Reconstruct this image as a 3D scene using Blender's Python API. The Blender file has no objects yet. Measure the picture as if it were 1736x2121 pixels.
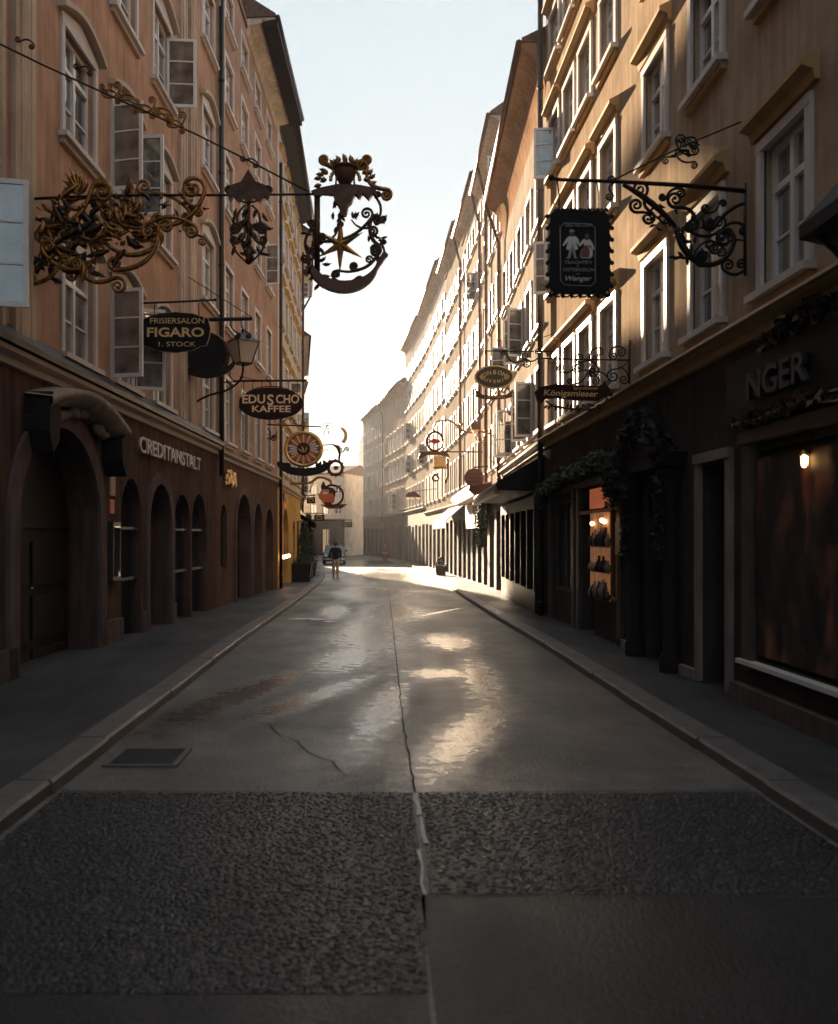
import bpy, math, random
from mathutils import Vector, Matrix
random.seed(7)
C = bpy.context.scene.collection
sc = bpy.context.scene
PI = math.pi
rad = math.radians

# ------------------------------------------------------------ camera
F, CX, CY, EYE = 1900.0, 777.0, 1110.0, 1.65      # photo measured on a 1736 px wide picture
cam = bpy.data.cameras.new('camera'); camo = bpy.data.objects.new('camera', cam); C.objects.link(camo)
camo.location = (0, 0, EYE); camo.rotation_euler = (rad(90), 0, 0)
cam.sensor_fit = 'HORIZONTAL'; cam.sensor_width = 36; cam.lens = 36*F/1736
cam.shift_x = (868-CX)/1736; cam.shift_y = (CY-1060.5)/1736
cam.clip_start = 0.05; cam.clip_end = 3000
cam.dof.use_dof = True; cam.dof.focus_distance = 20; cam.dof.aperture_fstop = 2.4
sc.camera = camo

# ------------------------------------------------------------ sun, sky, exposure
SUN_AZ, SUN_EL = -10.3, 12.2
w = bpy.data.worlds.new('World'); sc.world = w; w.use_nodes = True
nt = w.node_tree; bg = nt.nodes['Background']
sky = nt.nodes.new('ShaderNodeTexSky'); sky.sky_type = 'NISHITA'; sky.sun_disc = False
sky.sun_elevation = rad(SUN_EL); sky.sun_rotation = rad(SUN_AZ)
sky.air_density = 1.0; sky.dust_density = 1.6; sky.ozone_density = 1.5
veil = nt.nodes.new('ShaderNodeMix'); veil.data_type = 'RGBA'; veil.inputs[7].default_value = (1.52, 1.90, 2.14, 1)   # thin high cloud over the blue
wtc = nt.nodes.new('ShaderNodeTexCoord'); wn = nt.nodes.new('ShaderNodeTexNoise'); wn.inputs['Scale'].default_value = 2.2; wn.inputs['Detail'].default_value = 4
nt.links.new(wtc.outputs['Generated'], wn.inputs['Vector']); wr = nt.nodes.new('ShaderNodeMapRange')
wr.inputs[1].default_value = .3; wr.inputs[2].default_value = .7; wr.inputs[3].default_value = .98; wr.inputs[4].default_value = .998
nt.links.new(wn.outputs['Fac'], wr.inputs[0]); nt.links.new(wr.outputs[0], veil.inputs[0]); nt.links.new(sky.outputs[0], veil.inputs[6])
nt.links.new(veil.outputs[2], bg.inputs[0]); bg.inputs[1].default_value = 0.05
sun = bpy.data.lights.new('sun', 'SUN'); sun.energy = 5.0; sun.angle = rad(0.5); sun.color = (1, .76, .51)
suno = bpy.data.objects.new('sun', sun); C.objects.link(suno)
a, e_ = rad(SUN_AZ), rad(SUN_EL)
sdir = Vector((math.sin(a)*math.cos(e_), math.cos(a)*math.cos(e_), math.sin(e_)))
suno.rotation_euler = sdir.to_track_quat('Z', 'Y').to_euler(); suno.location = (0, 0, 30)
sc.view_settings.view_transform = 'Standard'; sc.view_settings.look = 'None'
sc.view_settings.exposure = 2.9; sc.view_settings.gamma = 1
sc.render.engine = 'CYCLES'; sc.cycles.use_denoising = True
sc.cycles.max_bounces = 8; sc.cycles.diffuse_bounces = 4; sc.cycles.glossy_bounces = 4
sc.cycles.volume_bounces = 0; sc.cycles.sample_clamp_indirect = 6

# ------------------------------------------------------------ materials
M = {}
def mat(name, col, rough=.8, var=.25, scale=3.0, bump=.15, bscale=60, streak=0, metal=0, spec=.5, dirt=None, emit=None, es=0, coat=0):
    m = bpy.data.materials.new(name); m.use_nodes = True; n = m.node_tree.nodes; L = m.node_tree.links
    p = n['Principled BSDF']; p.inputs['Roughness'].default_value = rough; p.inputs['Metallic'].default_value = metal
    p.inputs['Specular IOR Level'].default_value = spec
    if coat: p.inputs['Coat Weight'].default_value = coat
    tc = n.new('ShaderNodeTexCoord')
    ns = n.new('ShaderNodeTexNoise'); ns.inputs['Scale'].default_value = scale; ns.inputs['Detail'].default_value = 7; ns.inputs['Roughness'].default_value = .65
    L.new(tc.outputs['Object'], ns.inputs['Vector'])
    mr = n.new('ShaderNodeMapRange'); mr.inputs[1].default_value = .3; mr.inputs[2].default_value = .7
    mr.inputs[3].default_value = 1-var; mr.inputs[4].default_value = 1+var*.5
    L.new(ns.outputs['Fac'], mr.inputs[0])
    fac = mr.outputs[0]
    if streak:
        mp = n.new('ShaderNodeMapping'); mp.inputs['Scale'].default_value = (5, 5, .5)
        L.new(tc.outputs['Object'], mp.inputs[0])
        n2 = n.new('ShaderNodeTexNoise'); n2.inputs['Scale'].default_value = 1.6; n2.inputs['Detail'].default_value = 5
        L.new(mp.outputs[0], n2.inputs['Vector'])
        m2 = n.new('ShaderNodeMapRange'); m2.inputs[1].default_value = .35; m2.inputs[2].default_value = .65
        m2.inputs[3].default_value = 1-streak; m2.inputs[4].default_value = 1.05
        L.new(n2.outputs['Fac'], m2.inputs[0])
        mu = n.new('ShaderNodeMath'); mu.operation = 'MULTIPLY'; L.new(fac, mu.inputs[0]); L.new(m2.outputs[0], mu.inputs[1]); fac = mu.outputs[0]
    vm = n.new('ShaderNodeVectorMath'); vm.operation = 'SCALE'; vm.inputs[0].default_value = col[:3]
    L.new(fac, vm.inputs['Scale']); L.new(vm.outputs[0], p.inputs['Base Color'])
    if bump:
        nb = n.new('ShaderNodeTexNoise'); nb.inputs['Scale'].default_value = bscale; nb.inputs['Detail'].default_value = 4
        L.new(tc.outputs['Object'], nb.inputs['Vector'])
        b = n.new('ShaderNodeBump'); b.inputs['Strength'].default_value = bump; b.inputs['Distance'].default_value = .02
        L.new(nb.outputs['Fac'], b.inputs['Height']); L.new(b.outputs[0], p.inputs['Normal'])
    if emit:
        p.inputs['Emission Color'].default_value = (*emit, 1); p.inputs['Emission Strength'].default_value = es
    M[name] = m; return m

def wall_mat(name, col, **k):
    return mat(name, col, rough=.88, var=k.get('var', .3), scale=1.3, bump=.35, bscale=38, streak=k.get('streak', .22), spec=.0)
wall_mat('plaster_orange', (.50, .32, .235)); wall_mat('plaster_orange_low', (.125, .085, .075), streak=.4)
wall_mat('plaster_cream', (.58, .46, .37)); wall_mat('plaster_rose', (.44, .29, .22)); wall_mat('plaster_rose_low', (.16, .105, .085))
wall_mat('plaster_pale', (.62, .55, .46)); wall_mat('plaster_yellow', (.62, .40, .15)); wall_mat('plaster_ochre', (.45, .35, .26))
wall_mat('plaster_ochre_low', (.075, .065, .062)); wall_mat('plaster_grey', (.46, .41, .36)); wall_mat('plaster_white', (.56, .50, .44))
wall_mat('plaster_brown', (.40, .26, .18)); wall_mat('stone_dark', (.16, .12, .12), var=.35); wall_mat('stone_grey', (.30, .26, .24), var=.3)
mat('carved_dark', (.022, .018, .02), rough=.8, spec=.15, bump=.5, bscale=25)
mat('carved_grey', (.035, .03, .033), rough=.6)
mat('trim_white', (.58, .54, .52), rough=.5, spec=.12, var=.12, bump=.05)
mat('trim_cream', (.48, .41, .35), rough=.7, spec=.12, var=.15, bump=.1)
mat('trim_ochre', (.46, .31, .15), rough=.8, spec=.12, var=.2)
mat('frame_white', (.74, .72, .71), rough=.35, var=.08, bump=.03)
mat('frame_dark', (.035, .03, .03), rough=.4, var=.2, bump=.05)
mat('shutter_brown', (.16, .075, .04), rough=.6, var=.3)
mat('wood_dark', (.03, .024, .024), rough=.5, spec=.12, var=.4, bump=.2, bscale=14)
mat('wood_grey', (.085, .075, .07), rough=.55, spec=.12, var=.3)
mat('wood_warm', (.17, .09, .055), rough=.5, var=.3)
mat('roof_tile', (.13, .075, .055), rough=.85, var=.4, scale=8)
mat('sheet_metal', (.10, .095, .10), rough=.45, metal=.6, var=.25)
mat('zinc', (.75, .74, .74), rough=.3, metal=.6, var=.1, bump=0)
mat('metal_brown', (.13, .06, .04), rough=.5, metal=.3, var=.3)
mat('metal_pipe', (.055, .045, .042), rough=.45, metal=.5, var=.3)
mat('iron', (.02, .016, .015), rough=.42, metal=.6, var=.3, bump=.1)
mat('iron_gilt', (.34, .17, .055), rough=.34, metal=.85, var=.75, scale=14, bump=.3, bscale=30)
mat('iron_old', (.085, .045, .03), rough=.4, metal=.7, var=.6, scale=12, bump=.2)
mat('gold', (.80, .50, .18), rough=.32, metal=.85, var=.3, scale=10)
mat('gold_paint', (.85, .58, .26), rough=.5, var=.15)
mat('cream_paint', (.92, .66, .40), rough=.5, var=.1)
mat('sign_black', (.014, .012, .014), rough=.6, spec=.15, var=.3, bump=.05)
mat('sign_brown', (.028, .012, .01), rough=.6, spec=.15, var=.3, bump=.05)
mat('sign_olive', (.06, .05, .03), rough=.4, var=.3, bump=.05)
mat('paint_white', (.72, .70, .68), rough=.5, var=.1)
mat('paint_grey', (.36, .34, .36), rough=.5, var=.2)
mat('paint_red', (.42, .04, .03), rough=.45, var=.2)
mat('paint_orange', (.62, .16, .06), rough=.5, var=.2)
mat('paint_rust', (.20, .07, .055), rough=.5, var=.2)
mat('cloth_white', (.80, .78, .74), rough=.9, var=.08)
mat('lamp_glass', (.55, .46, .38), rough=.25, var=.1, bump=0)
mat('leaf_dark', (.025, .04, .018), rough=.6, var=.5, scale=9)
mat('leaf_mid', (.05, .075, .03), rough=.6, var=.5, scale=9)
mat('kerb_stone', (.135, .122, .118), rough=.55, var=.35, scale=4, bump=.4, bscale=50)
mat('concrete_pale', (.50, .48, .45), rough=.6, var=.3, scale=30)
mat('seam_dark', (.012, .011, .011), rough=.9, var=.3)
mat('skin', (.45, .28, .2), rough=.6, bump=0); mat('hair', (.025, .018, .014), rough=.6)
mat('jacket', (.012, .012, .018), rough=.85); mat('trousers', (.50, .37, .27), rough=.85); mat('shoe', (.10, .06, .04), rough=.6)
mat('coat_red', (.13, .06, .05), rough=.85)
mat('car_paint', (.010, .010, .012), rough=.45, var=.1, bump=0, spec=.3)
mat('rubber', (.012, .012, .012), rough=.85); mat('chrome', (.6, .6, .6), rough=.15, metal=1, bump=0)
mat('head_glass', (.75, .78, .82), rough=.08, bump=0, coat=1)
mat('glow_warm', (.5, .25, .1), emit=(1, .52, .2), es=2.5, bump=0)
mat('glow_dim', (.3, .12, .06), emit=(1, .33, .13), es=.25, bump=0)
mat('glow_shop', (.30, .15, .07), var=.9, scale=7, emit=(1, .42, .18), es=.02, bump=0)
mat('copper_cloth', (.42, .13, .06), rough=.7, var=.7, scale=4, emit=(1, .25, .1), es=.03)
mat('goods_pale', (.35, .28, .22), rough=.7, var=.6, scale=8)
mat('paper', (.50, .38, .27), rough=.8)

def glass(name, col, rough=.02, ior=2.1):
    m = bpy.data.materials.new(name); m.use_nodes = True; n = m.node_tree.nodes; L = m.node_tree.links
    p = n['Principled BSDF']; p.inputs['Roughness'].default_value = rough; p.inputs['IOR'].default_value = ior
    p.inputs['Specular IOR Level'].default_value = .8; p.inputs['Coat Weight'].default_value = 1; p.inputs['Coat Roughness'].default_value = .01
    tc = n.new('ShaderNodeTexCoord'); ns = n.new('ShaderNodeTexNoise'); ns.inputs['Scale'].default_value = 1.3; ns.inputs['Detail'].default_value = 1
    L.new(tc.outputs['Object'], ns.inputs['Vector'])
    b = n.new('ShaderNodeBump'); b.inputs['Strength'].default_value = .12; b.inputs['Distance'].default_value = .05
    L.new(ns.outputs['Fac'], b.inputs['Height']); L.new(b.outputs[0], p.inputs['Normal']); L.new(b.outputs[0], p.inputs['Coat Normal'])
    n2 = n.new('ShaderNodeTexNoise'); n2.inputs['Scale'].default_value = 2.5
    L.new(tc.outputs['Object'], n2.inputs['Vector'])
    cr = n.new('ShaderNodeValToRGB'); cr.color_ramp.elements[0].color = (*[c*.35 for c in col], 1); cr.color_ramp.elements[1].color = (*[c*1.7 for c in col], 1)
    cr.color_ramp.elements[0].position = .35; cr.color_ramp.elements[1].position = .65
    L.new(n2.outputs['Fac'], cr.inputs[0]); L.new(cr.outputs[0], p.inputs['Base Color'])
    M[name] = m
glass('glass', (.035, .035, .04)); glass('glass_curtain', (.13, .12, .11), ior=1.9); glass('glass_shop', (.008, .007, .008), ior=1.3)

mat('pebble_a', (.020, .018, .022), rough=.55, var=.5, scale=9, bump=.3, bscale=220); mat('pebble_b', (.032, .028, .032), rough=.5, var=.5, scale=9, bump=.3, bscale=220); mat('pebble_c', (.07, .062, .064), rough=.45, var=.5, scale=9, bump=.3, bscale=220)
m = bpy.data.materials.new('drape_cloth'); m.use_nodes = True; n = m.node_tree.nodes; L = m.node_tree.links
tc = n.new('ShaderNodeTexCoord'); mp = n.new('ShaderNodeMapping'); mp.inputs['Scale'].default_value = (1, 1.5, 1.0); mp.inputs['Rotation'].default_value = (.7, 0, 0)
L.new(tc.outputs['Object'], mp.inputs[0]); ns = n.new('ShaderNodeTexNoise'); ns.inputs['Scale'].default_value = 1.5; ns.inputs['Detail'].default_value = 6; ns.inputs['Distortion'].default_value = .8
L.new(mp.outputs[0], ns.inputs['Vector']); cr = n.new('ShaderNodeValToRGB'); cr.color_ramp.elements[0].position = .50; cr.color_ramp.elements[1].position = .70
cr.color_ramp.elements[0].color = (.010, .007, .007, 1); cr.color_ramp.elements[1].color = (.26, .075, .045, 1)
L.new(ns.outputs['Fac'], cr.inputs[0]); L.new(cr.outputs[0], n['Principled BSDF'].inputs['Base Color']); n['Principled BSDF'].inputs['Roughness'].default_value = .7
M['drape_cloth'] = m
def asphalt(name, col, cob=False, rlo=.22, rhi=.60):
    m = bpy.data.materials.new(name); m.use_nodes = True; n = m.node_tree.nodes; L = m.node_tree.links
    p = n['Principled BSDF']; g = n.new('ShaderNodeNewGeometry')
    def noise(s, d=6, src=None):
        t = n.new('ShaderNodeTexNoise'); t.inputs['Scale'].default_value = s; t.inputs['Detail'].default_value = d
        L.new(src or g.outputs['Position'], t.inputs['Vector']); return t.outputs['Fac']
    def rng(x, a, b, c, d):
        t = n.new('ShaderNodeMapRange'); t.inputs[1].default_value = a; t.inputs[2].default_value = b; t.inputs[3].default_value = c; t.inputs[4].default_value = d
        L.new(x, t.inputs[0]); return t.outputs[0]
    def mul(a, b):
        t = n.new('ShaderNodeMath'); t.operation = 'MULTIPLY'; L.new(a, t.inputs[0]); L.new(b, t.inputs[1]); return t.outputs[0]
    big = rng(noise(.55, 4), .35, .68, .62, 1.35); mid = rng(noise(3.2, 6), .3, .7, .75, 1.25); fine = mul(rng(noise(90, 3), .3, .7, .45, 1.55), rng(noise(28, 2), .3, .7, .75, 1.25))
    f = mul(mul(big, mid), fine)
    vm = n.new('ShaderNodeVectorMath'); vm.operation = 'SCALE'; vm.inputs[0].default_value = col; L.new(f, vm.inputs['Scale'])
    L.new(vm.outputs[0], p.inputs['Base Color'])
    # stretched wear along the street: polished wheel tracks are glossier than the coarse surface
    mp = n.new('ShaderNodeMapping'); mp.inputs['Scale'].default_value = (1.0, .28, 1); L.new(g.outputs['Position'], mp.inputs[0])
    wear = noise(1.1, 5, mp.outputs[0])
    L.new(rng(wear, .38, .62, rlo, rhi), p.inputs['Roughness'])
    p.inputs['Specular IOR Level'].default_value = .5
    sun_patch_f = None
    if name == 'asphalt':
        at = n.new('ShaderNodeAttribute'); at.attribute_name = 'sun_patch'  # mask of smoother patches that imitate reflected sunlight on the road
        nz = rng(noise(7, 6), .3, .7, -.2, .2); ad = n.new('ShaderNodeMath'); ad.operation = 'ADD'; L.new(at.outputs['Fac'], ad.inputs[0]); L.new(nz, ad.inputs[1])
        mk = mul(rng(ad.outputs[0], .30, .85, 0, 1), rng(noise(30, 3), .25, .6, .6, 1)); sun_patch_f = mk
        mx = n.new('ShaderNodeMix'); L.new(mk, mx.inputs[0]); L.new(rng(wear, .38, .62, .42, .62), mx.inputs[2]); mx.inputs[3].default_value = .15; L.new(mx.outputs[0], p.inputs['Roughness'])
    v = n.new('ShaderNodeTexVoronoi'); v.inputs['Scale'].default_value = 62 if cob else 110
    mv = n.new('ShaderNodeMapping'); mv.inputs['Scale'].default_value = (.8, 1.15, 1); L.new(g.outputs['Position'], mv.inputs[0]); L.new(mv.outputs[0], v.inputs['Vector'])
    add = n.new('ShaderNodeMath'); add.operation = 'MULTIPLY_ADD'; L.new(v.outputs['Distance'], add.inputs[0]); add.inputs[1].default_value = -1.2 if cob else -.5
    L.new(noise(35, 5), add.inputs[2])
    b = n.new('ShaderNodeBump'); b.inputs['Strength'].default_value = .45 if cob else .4; b.inputs['Distance'].default_value = .018 if cob else .012
    L.new(add.outputs[0], b.inputs['Height']); L.new(b.outputs[0], p.inputs['Normal'])
    if sun_patch_f is not None: L.new(rng(sun_patch_f, 0, 1, .42, .07), b.inputs['Strength'])
    if cob:
        sp_ = n.new('ShaderNodeSeparateColor'); L.new(v.outputs['Color'], sp_.inputs[0])
        f2 = mul(mul(f, rng(v.outputs['Distance'], .1, .55, 1.5, .3)), rng(sp_.outputs[0], .0, 1, .35, 2.1)); f2 = mul(f2, rng(noise(1.7, 5), .35, .65, .55, 1.5)); L.new(f2, vm.inputs['Scale'])
    M[name] = m
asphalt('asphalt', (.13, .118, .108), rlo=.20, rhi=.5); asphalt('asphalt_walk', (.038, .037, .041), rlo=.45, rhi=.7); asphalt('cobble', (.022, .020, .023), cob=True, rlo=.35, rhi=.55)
asphalt('asphalt_new', (.018, .017, .020), rlo=.45, rhi=.65)

# ------------------------------------------------------------ mesh helpers
class MB:
    def __init__(s): s.v = []; s.f = []; s.m = []; s.sm = []; s.mats = []
    def mi(s, name):
        if name not in s.mats: s.mats.append(name)
        return s.mats.index(name)
    def add(s, vs, fs, m, smooth=False):
        b = len(s.v); k = s.mi(m); s.v += [tuple(v) for v in vs]
        for f in fs: s.f.append([b+i for i in f]); s.m.append(k); s.sm.append(smooth)
    def box(s, x0, x1, y0, y1, z0, z1, m):
        vs = [(x, y, z) for x in (x0, x1) for y in (y0, y1) for z in (z0, z1)]
        s.add(vs, [(0, 1, 3, 2), (4, 6, 7, 5), (0, 4, 5, 1), (2, 3, 7, 6), (0, 2, 6, 4), (1, 5, 7, 3)], m)
    def prism(s, poly, axis, a, b, m):     # poly in the two other axes, extruded a..b on axis
        n = len(poly); vs = []
        for t in (a, b):
            for p, q in poly:
                vs.append({'x': (t, p, q), 'y': (p, t, q), 'z': (p, q, t)}[axis])
        s.add(vs, [list(range(n)), list(range(2*n-1, n-1, -1))] + [(i, i+n, (i+1) % n+n, (i+1) % n) for i in range(n)], m)
    def tube(s, pts, r, m, n=6, cap=True):
        pts = [Vector(p) for p in pts]; N = len(pts)
        rs = r if isinstance(r, (list, tuple)) else [r]*N
        vs = []; up = None
        for i, p in enumerate(pts):
            t = (pts[min(i+1, N-1)]-pts[max(i-1, 0)])
            if t.length < 1e-9: t = Vector((0, 0, 1))
            t.normalize()
            if up is None: up = t.orthogonal().normalized()
            up = (up - t*up.dot(t))
            if up.length < 1e-6: up = t.orthogonal()
            up.normalize(); sd = t.cross(up)
            for k in range(n):
                a = 2*PI*k/n; vs.append(p+(up*math.cos(a)+sd*math.sin(a))*rs[i])
        fs = [(i*n+k, i*n+(k+1) % n, (i+1)*n+(k+1) % n, (i+1)*n+k) for i in range(N-1) for k in range(n)]
        if cap: fs += [list(range(n))[::-1], list(range((N-1)*n, N*n))]
        s.add(vs, fs, m, True)
    def lathe(s, c, prof, m, n=16, ax='z', arc=2*PI):   # prof: (r, t)
        vs = []; N = len(prof)
        for r, t in prof:
            for k in range(n):
                a = arc*k/n; x, y = r*math.cos(a), r*math.sin(a)
                vs.append((c[0]+x, c[1]+y, c[2]+t) if ax == 'z' else (c[0]+x, c[1]+t, c[2]+y) if ax == 'y' else (c[0]+t, c[1]+x, c[2]+y))
        fs = [(i*n+k, i*n+(k+1) % n, (i+1)*n+(k+1) % n, (i+1)*n+k) for i in range(N-1) for k in range(n)]
        fs += [list(range(n))[::-1], list(range((N-1)*n, N*n))]
        s.add(vs, fs, m, True)
    def ball(s, c, r, m, sx=1, sy=1, sz=1, n=8):
        vs = []; N = n//2+1
        for i in range(N):
            t = PI*i/(N-1)
            for k in range(n):
                a = 2*PI*k/n; vs.append((c[0]+r*sx*math.sin(t)*math.cos(a), c[1]+r*sy*math.sin(t)*math.sin(a), c[2]+r*sz*math.cos(t)))
        s.add(vs, [(i*n+k, i*n+(k+1) % n, (i+1)*n+(k+1) % n, (i+1)*n+k) for i in range(N-1) for k in range(n)], m, True)
    def mesh(s, name):
        me = bpy.data.meshes.new(name); me.from_pydata(s.v, [], s.f)
        for k in s.mats: me.materials.append(M[k])
        me.polygons.foreach_set('material_index', s.m); me.polygons.foreach_set('use_smooth', s.sm)
        me.update(); return me
    def build(s, name, parent=None, loc=(0, 0, 0), rot=(0, 0, 0)):
        o = bpy.data.objects.new(name, s.mesh(name)); C.objects.link(o); o.parent = parent; o.location = loc; o.rotation_euler = rot
        return o
def tag(o, label=None, cat=None, group=None, kind=None):
    if label: o['label'] = label
    if cat: o['category'] = cat
    if group: o['group'] = group
    if kind: o['kind'] = kind
    return o
def thing(name, label, cat, loc=(0, 0, 0), rz=0, group=None):
    o = bpy.data.objects.new(name, None); C.objects.link(o); o.location = loc; o.rotation_euler = (0, 0, rz); o.empty_display_size = .3
    return tag(o, label, cat, group)
def put(name, me, parent, loc=(0, 0, 0), rot=(0, 0, 0)):
    o = bpy.data.objects.new(name, me); C.objects.link(o); o.parent = parent; o.location = loc; o.rotation_euler = rot; return o
def P(x, y, Y): return Vector(((x-CX)/F*Y, Y, EYE+(CY-y)/F*Y))
def gz(Y):
    if Y < 14: return 0.0
    if Y < 45: return -.38*(Y-14)/31
    return -.38-.12*min(1, (Y-45)/25)
def text(s, size, ext, m, offset=0, name='lettering', space=1.0, shear=0):
    cu = bpy.data.curves.new('t', 'FONT'); cu.body = s; cu.size = size; cu.extrude = ext; cu.offset = offset; cu.space_character = space; cu.shear = shear
    cu.align_x = 'CENTER'; cu.align_y = 'CENTER'; cu.resolution_u = 3
    o = bpy.data.objects.new('t', cu); C.objects.link(o)
    dg = bpy.context.evaluated_depsgraph_get(); me = bpy.data.meshes.new_from_object(o.evaluated_get(dg))
    bpy.data.objects.remove(o); me.name = name; me.materials.clear(); me.materials.append(M[m]); return me

# ------------------------------------------------------------ ground, road, kerbs
LK = [(-2.06, -14), (-2.06, 10), (-2.06, 22), (-2.12, 30), (-2.22, 38), (-2.5, 46), (-3.0, 54), (-3.8, 64), (-4.7, 75), (-5.8, 90), (-7, 101)]
RK = [(2.48, -14), (2.48, 20), (2.62, 30), (2.80, 40), (2.85, 50), (2.5, 62), (1.7, 74), (.2, 87), (-1.6, 98), (-2.6, 101)]
def interp(poly, Y):
    for (x0, y0), (x1, y1) in zip(poly, poly[1:]):
        if Y <= y1: return x0+(x1-x0)*(Y-y0)/(y1-y0)
    return poly[-1][0]
def smooth_k(poly, Y): return sum(interp(poly, Y+d)*wt for d, wt in ((-4, .15), (-2, .2), (0, .3), (2, .2), (4, .15)))
ys = [-14+i*1.5 for i in range(77)]
def strip(name, fx0, fx1, dz, m, label=None, y0=-14, y1=101, z1=None):
    mb = MB(); vs = []; yy = [y for y in ys if y0 < y < y1]; yy = [y0]+yy+[y1]
    for y in yy: vs += [(fx0(y), y, gz(y)+dz), (fx1(y), y, gz(y)+(dz if z1 is None else z1))]
    mb.add(vs, [(2*i, 2*i+1, 2*i+3, 2*i+2) for i in range(len(yy)-1)], m)
    o = mb.build(name); tag(o, kind='structure')
    if label: o['label'] = label
    return o
g = MB(); g.add([(-1500, -500, -.75), (1500, -500, -.75), (1500, 2500, -.75), (-1500, 2500, -.75)], [(0, 1, 2, 3)], 'asphalt_walk')
tag(g.build('ground'), kind='structure')
# road sheet with a fine grid near the camera; 'damp' marks added gloss standing in for sun patches reflected off windows
SUN_PATCHES = [  # centre x, y, half length, half width, angle (deg from the street axis), ring inner (0 = filled)
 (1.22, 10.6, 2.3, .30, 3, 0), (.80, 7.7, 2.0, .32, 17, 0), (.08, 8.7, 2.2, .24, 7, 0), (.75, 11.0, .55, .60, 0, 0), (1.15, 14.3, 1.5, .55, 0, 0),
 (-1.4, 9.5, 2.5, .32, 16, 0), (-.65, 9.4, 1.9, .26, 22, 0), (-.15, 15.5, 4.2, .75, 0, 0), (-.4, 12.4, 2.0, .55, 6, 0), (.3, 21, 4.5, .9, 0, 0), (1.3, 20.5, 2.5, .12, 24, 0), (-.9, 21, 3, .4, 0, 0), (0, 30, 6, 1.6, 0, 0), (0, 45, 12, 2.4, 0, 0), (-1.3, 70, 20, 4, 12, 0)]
def sun_patch(x, y):
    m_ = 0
    for cx, cy, hl, hw, an, _ in SUN_PATCHES:
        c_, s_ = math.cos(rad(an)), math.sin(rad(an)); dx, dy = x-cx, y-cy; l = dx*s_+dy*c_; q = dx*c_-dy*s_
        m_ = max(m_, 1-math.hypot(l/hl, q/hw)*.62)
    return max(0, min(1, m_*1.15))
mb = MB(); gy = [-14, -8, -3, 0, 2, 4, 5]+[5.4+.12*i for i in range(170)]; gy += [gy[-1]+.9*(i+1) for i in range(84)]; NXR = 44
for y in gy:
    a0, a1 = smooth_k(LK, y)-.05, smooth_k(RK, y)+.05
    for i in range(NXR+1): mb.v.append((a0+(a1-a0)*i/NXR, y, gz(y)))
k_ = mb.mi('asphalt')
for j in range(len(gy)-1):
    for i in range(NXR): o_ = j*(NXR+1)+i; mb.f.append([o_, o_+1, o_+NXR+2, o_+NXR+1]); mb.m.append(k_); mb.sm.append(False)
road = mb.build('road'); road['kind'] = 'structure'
at = road.data.attributes.new('sun_patch', 'FLOAT', 'POINT'); at.data.foreach_set('value', [sun_patch(v_[0], v_[1]) for v_ in mb.v])
strip('pavement', lambda y: smooth_k(LK, y)-12, lambda y: smooth_k(LK, y)-.2, .085, 'asphalt_walk')
strip('pavement', lambda y: smooth_k(RK, y)+.18, lambda y: smooth_k(RK, y)+8, .085, 'asphalt_walk')
def kerb(poly, s):
    mb = MB(); y = -14.0; rnd = random.Random(3)
    while y < 100:
        L = rnd.uniform(.85, 1.25); y1 = y+L-.012; j = rnd.uniform(-.008, .008)
        a0, a1 = smooth_k(poly, y)+j, smooth_k(poly, y1)+j; z0, z1 = gz(y)+.095+rnd.uniform(-.004, .004), gz(y1)+.095
        W = .23*s
        vs = [(a0, y, z0-.25), (a0, y, z0-.02), (a0+.02*s, y, z0), (a0+W, y, z0+.003), (a0+W, y, z0-.25),
              (a1, y1, z1-.25), (a1, y1, z1-.02), (a1+.02*s, y1, z1), (a1+W, y1, z1+.003), (a1+W, y1, z1-.25)]
        mb.add(vs, [(0, 1, 6, 5), (1, 2, 7, 6), (2, 3, 8, 7), (3, 4, 9, 8), (0, 1, 2, 3, 4), (5, 9, 8, 7, 6)], 'kerb_stone')
        y += L
    return tag(mb.build('kerb'), kind='structure')
kerb(LK, -1); kerb(RK, 1)
def sheet(name, poly, z, m, label=None):
    mb = MB(); mb.add([(x, y, z+gz(y)) for x, y in poly], [list(range(len(poly)))], m); o = mb.build(name); return tag(o, label, kind='structure')
sheet('cobbled_strip', [(-2.02, 5.88), (-2.02, 3.3), (.19, 3.3), (.23, 4.2), (.24, 5.86)], .004, 'cobble')
sheet('cobbled_strip', [(.285, 5.85), (.25, 4.22), (2.44, 4.2), (2.44, 5.9)], .004, 'cobble')
mb = MB(); rs = random.Random(77); row = 0; y = 3.32
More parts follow.
